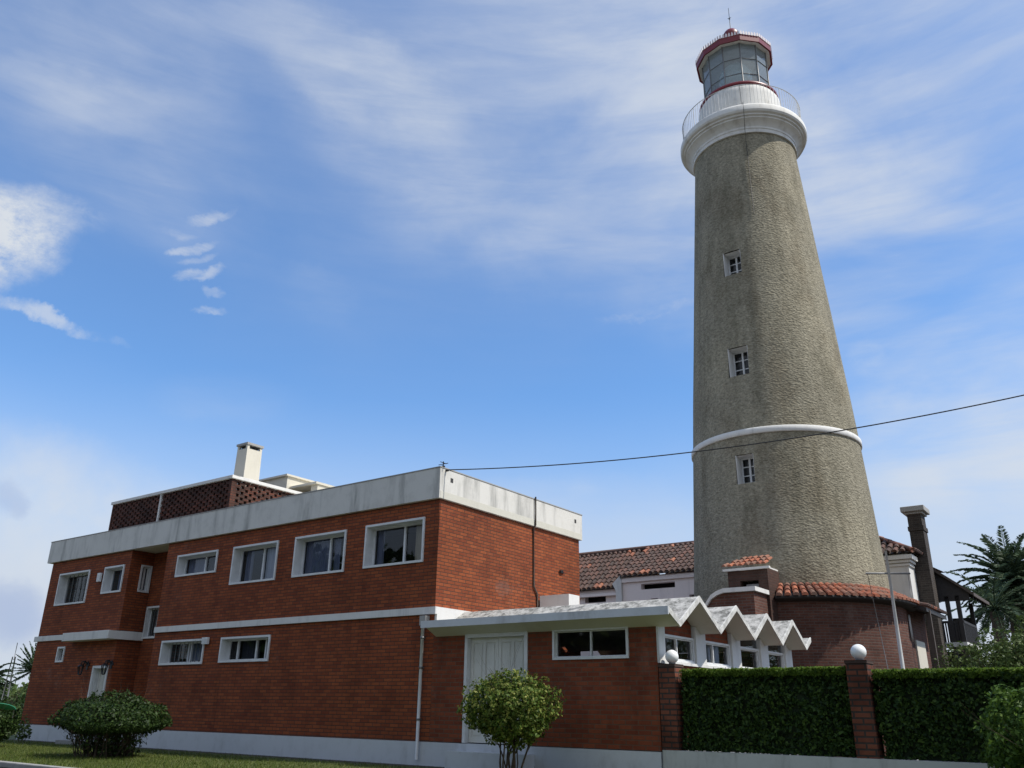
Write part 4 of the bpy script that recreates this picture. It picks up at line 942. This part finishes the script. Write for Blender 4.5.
# ------------------------------------------------------------------ palms
def frond(P, N, base, az, el, ln, rng, mbR, wid=.32, droop=1.1, nl=26, dense=1):
    base = np.array(base, float); d = np.array([math.cos(az) * math.cos(el), math.sin(az) * math.cos(el), math.sin(el)])
    pts = []; p = base.copy(); seg = 10; e = el
    for i in range(seg + 1):
        pts.append(p.copy()); e -= droop / seg * (.4 + 1.2 * i / seg); p = p + np.array([math.cos(az) * math.cos(e), math.sin(az) * math.cos(e), math.sin(e)]) * ln / seg
    mbR.tube([tuple(q) for q in pts], [.035 * (1 - .8 * i / seg) for i in range(seg + 1)], 4, cap=False)
    side = np.array([-math.sin(az), math.cos(az), 0])
    for k in range(nl):
        f = .12 + .88 * (k + .5) / nl; i = min(int(f * seg), seg - 1); q = pts[i] + (pts[i + 1] - pts[i]) * (f * seg - i); tan = pts[i + 1] - pts[i]; tan /= np.linalg.norm(tan)
        L = wid * (math.sin(math.pi * min(1, f * .92 + .08)) ** .5) * rng.uniform(.85, 1.1)
        for s_ in (-1, 1):
            dr = side * s_ * .75 + tan * .62 + np.array([0, 0, .22 - .25 * rng.random()]); dr /= np.linalg.norm(dr)
            P.append((q, dr, L))
def palm(name, lab, loc, zc, trunk_r, ln, nf, seed, wid=.34, els=(-50, 80), cat='palm tree', droop=1.1, group=None, leafw=.022, nl=26):
    rng = np.random.default_rng(seed); T = thing(name, lab, cat, (loc[0], loc[1], .5), group)
    mb = MB(); prof = []
    nz_ = 24
    for i in range(nz_ + 1):
        z = .4 + (zc - .4) * i / nz_; prof.append((trunk_r * (1.15 - .25 * i / nz_) * (1.06 if i % 2 else .95), z))
    mb.lathe(prof, loc, n=14); mb.build('trunk', 'palm_bark', T)
    P = []; mr = MB()
    for k in range(nf):
        el = R(els[0] + (els[1] - els[0]) * ((k + .5) / nf)); az = k * 2.39996 + rng.uniform(-.2, .2)
        frond(P, None, (loc[0], loc[1], zc + .15), az, el, ln * rng.uniform(.85, 1.08), rng, mr, wid, droop * (1.0 if el > 0 else .5), nl=nl)
    V = []; F = []
    for (q, dr, L) in P:
        n = np.cross(dr, rng.normal(0, 1, 3)); n /= np.linalg.norm(n); i = len(V); tip = q + dr * L + np.array([0, 0, -.1 * L])
        mid = q + dr * L * .45
        V += [q, mid + n * leafw, tip, mid - n * leafw]; F.append((i, i + 1, i + 2, i + 3))
    m2 = MB(); m2.mesh([tuple(v) for v in V], F, uvs=[[(0, 0)] * 4] * len(F)); m2.v += mr.v and []; 
    cr = m2.build('crown', 'palm_leaf', T); mr.build('frond_stems', 'palm_leaf', cr)
    return T
palm('palm_tree', 'big date palm with a full dark crown beyond the house at the right edge', (7.6, 30.9), 7.1, .42, 2.65, 92, 21, wid=.42, els=(-60, 86), droop=.95, leafw=.042, nl=36)
palm('palm_tree', 'feathery palm partly hidden under the lean-to roof of the house', (7.2, 27.0), 5.6, .25, 2.4, 26, 22, wid=.36, els=(-40, 70), leafw=.03)
palm('palm_tree', 'palm with drooping fronds at the far left edge', (-43.9, 10.4), 2.6, .3, 1.6, 40, 23, wid=.4, els=(-40, 75), leafw=.05)
palm('spiky_palm', 'spiky fan-leaved palm just left of the brick building', (-37.8, 10.1), 3.1, .2, 1.5, 46, 24, wid=.18, els=(-35, 85), droop=.15, leafw=.05, nl=20)

# trees on the right behind the hedge, and the distance on the left
def tree(name, lab, c, z0, zc, rx, ry, rz, nl, size, mat, seed, cat='tree', group=None, tr=.12):
    T = thing(name, lab, cat, (c[0], c[1], z0), group); rng = np.random.default_rng(seed); rr = random.Random(seed)
    mb = MB(); top = zc - rz * .3; mb.tube([(c[0], c[1], z0 - .05), (c[0] + .05, c[1], (z0 + top) / 2), (c[0], c[1] + .05, top)], [tr, tr * .8, tr * .55], 9)
    for k in range(9):
        a = k * 2.4; twig(mb, (c[0], c[1], z0 + (top - z0) * rr.uniform(.5, 1)), (math.cos(a), math.sin(a), .7), rx * .8, tr * .4, 2, rr)
    mb.build('trunk', 'bark', T)
    u = rng.normal(0, 1, (nl, 3)); u /= np.linalg.norm(u, axis=1)[:, None]; P = u * np.array([rx, ry, rz])
    lump = npnoise(P, 1.6 / rx, seed) * .55 + npnoise(P, 4.5 / rx, seed) * .3
    rad = (1 - rng.random(nl) ** 1.5 * .6) * (1 + lump); P = P * rad[:, None] + np.array([c[0], c[1], zc])
    keep = npnoise(P, 5 / rx, seed + 2) > -.22
    leaves('crown', P[keep], u[keep] + np.array([0, 0, .3]), size, mat, T, tuple(T['_o']), rng=rng)
tree('leafy_tree', 'soft feathery green tree behind the hedge below the date palm', (9.45, 13.5), .5, 2.5, 1.65, 1.6, 1.3, 34000, .05, 'feather_leaf', 31)
tree('leafy_tree', 'dark green tree at the right edge beneath the date palm', (10.9, 14.8), .5, 2.7, 1.6, 1.6, 1.5, 26000, .055, 'feather_leaf', 32)
tree('garden_shrub', 'dark shrub crowding the space under the balcony', (8.0, 16.3), .5, 1.9, 1.0, 1.0, 1.1, 6000, .055, 'bush_leaf', 33, 'shrub')
for i, (x, y, zc, r_, lab) in enumerate([(-34.5, 9.0, 1.2, 1.3, 'round dark bush under the spiky palm left of the building'), (-41.0, 6.0, 1.2, 1.6, 'broad green bush beneath the drooping palm at the left edge'), (-31.0, 6.0, 1.0, 1.2, 'low dark green bush beside the left end of the brick building')]):
    tree('distant_bush', lab, (x, y), .5, zc, r_, r_, r_ * .62, 5000, .09, 'bush_leaf', 40 + i, 'bush')
# green canopy and mast at the far left
GC = thing('green_canopy', 'green rounded canvas canopy just visible at the left edge', 'canopy', (-29.5, 3.8, .5))
mb = MB(); n = 16
V = []; 
for i in range(n + 1):
    a = math.pi * i / n; V += [(-31.4, 3.9 - math.cos(a) * 1.0, 1.28 + .28 * math.sin(a)), (-27.9, 3.9 - math.cos(a) * 1.0, 1.28 + .28 * math.sin(a))]
mb.mesh(V, [(2 * i, 2 * i + 1, 2 * i + 3, 2 * i + 2) for i in range(n)], sm=True); cv = mb.build('canvas', 'green_canvas', GC)
md = cv.modifiers.new('th', 'SOLIDIFY'); md.thickness = .03
for (x, y) in ((-31.3, 2.95), (-28.0, 2.95), (-31.3, 4.85), (-28.0, 4.85)): mb = MB(); mb.tube([(x, y, .5), (x, y, 1.28)], .03, 8); mb.build('leg', 'grey_metal', GC)
MS = thing('radio_mast', 'thin dark lattice mast far off beside the left palm', 'mast', (-42.7, 11.1, .5))
mb = MB(); c = (-42.7, 11.1)
for (dx, dy) in ((.18, 0), (-.1, .16), (-.1, -.16)): mb.tube([(c[0] + dx * 1.3, c[1] + dy * 1.3, .5), (c[0] + dx * .5, c[1] + dy * .5, 4.1)], .03, 5)
for k in range(16):
    z = .8 + k * .2; f_ = 1.3 - .8 * (z - .5) / 3.6; mb.tube([(c[0] + .18 * f_, c[1], z), (c[0] - .1 * f_, c[1] + .16 * f_, z + .1), (c[0] - .1 * f_, c[1] - .16 * f_, z + .2)], .016, 4)
mb.tube([(c[0], c[1], 4.0), (c[0], c[1], 4.9)], .02, 5); mb.build('lattice', 'grey_metal', MS)
# distant tree belts that close the horizon, and an unseen one behind the camera
rng = np.random.default_rng(77)
def belt(name, s0, s1, t0, t1, z, n, seed, size=.5):
    rng = np.random.default_rng(seed); P = np.stack([rng.uniform(s0, s1, n), rng.uniform(t0, t1, n), np.zeros(n)], 1)
    hgt = z * (.7 + .5 * npnoise(P * np.array([1, .2, 1]), .12, seed)); P[:, 2] = .4 + hgt * rng.random(n) ** .7
    o = leaves(name, P, np.tile((0., -.3, .6), (n, 1)), size, 'feather_leaf', rng=rng, kind='stuff'); return o
belt('unseen_reflection_trees', -60, 45, -38, -33, 15.0, 12000, 8, .75)  # added out of view so the window panes reflect something dark
belt('far_trees', -170, -60, 60, 75, 5.0, 9000, 5); belt('far_trees', 10, 110, 60, 70, 5.5, 9000, 6)

# ------------------------------------------------------------------ overhead cable
mb = MB(); p0 = Vector((.13, .1, 6.61)); p1 = Vector((26., 7.15, 11.25)); pts = []
for i in range(61):
    f_ = i / 60; q = p0.lerp(p1, f_); q.z -= 4 * 1.6 * f_ * (1 - f_); pts.append(q)
mb.tube(pts, .012, 6, cap=False); props(mb.build('overhead_cable', 'cable_black', org=(.13, .1, 6.61)), 'thin black cable slung from the brick roof corner across the lighthouse', 'cable')

# ------------------------------------------------------------------ lawn grass
rng = np.random.default_rng(9); n = 60000
S = rng.uniform(-19.5, 1.0, n); T_ = -.25 - rng.random(n) ** .8 * 4.73
Z = .485 + 0 * S; lean = rng.normal(0, .025, (n, 2)); an = rng.uniform(0, math.pi, n); hw = .006; hh = rng.uniform(.025, .075, n)
V = np.stack([np.stack([S - hw * np.cos(an), T_ - hw * np.sin(an), Z], 1), np.stack([S + hw * np.cos(an), T_ + hw * np.sin(an), Z], 1), np.stack([S + lean[:, 0], T_ + lean[:, 1], Z + hh], 1)], 1).reshape(-1, 3)
me = bpy.data.meshes.new('grass'); me.vertices.add(3 * n); me.vertices.foreach_set('co', V.ravel()); me.loops.add(3 * n); me.loops.foreach_set('vertex_index', np.arange(3 * n)); me.polygons.add(n); me.polygons.foreach_set('loop_start', np.arange(n) * 3); me.update(calc_edges=True)
me.materials.append(MATS['grass_blade']); gr = bpy.data.objects.new('grass', me); COL.objects.link(gr); gr.location = W(0, 0, 0); gr.rotation_euler = (0, 0, -YAW); gr['kind'] = 'stuff'

for o in bpy.data.objects:
    if '_o' in o.keys(): del o['_o']
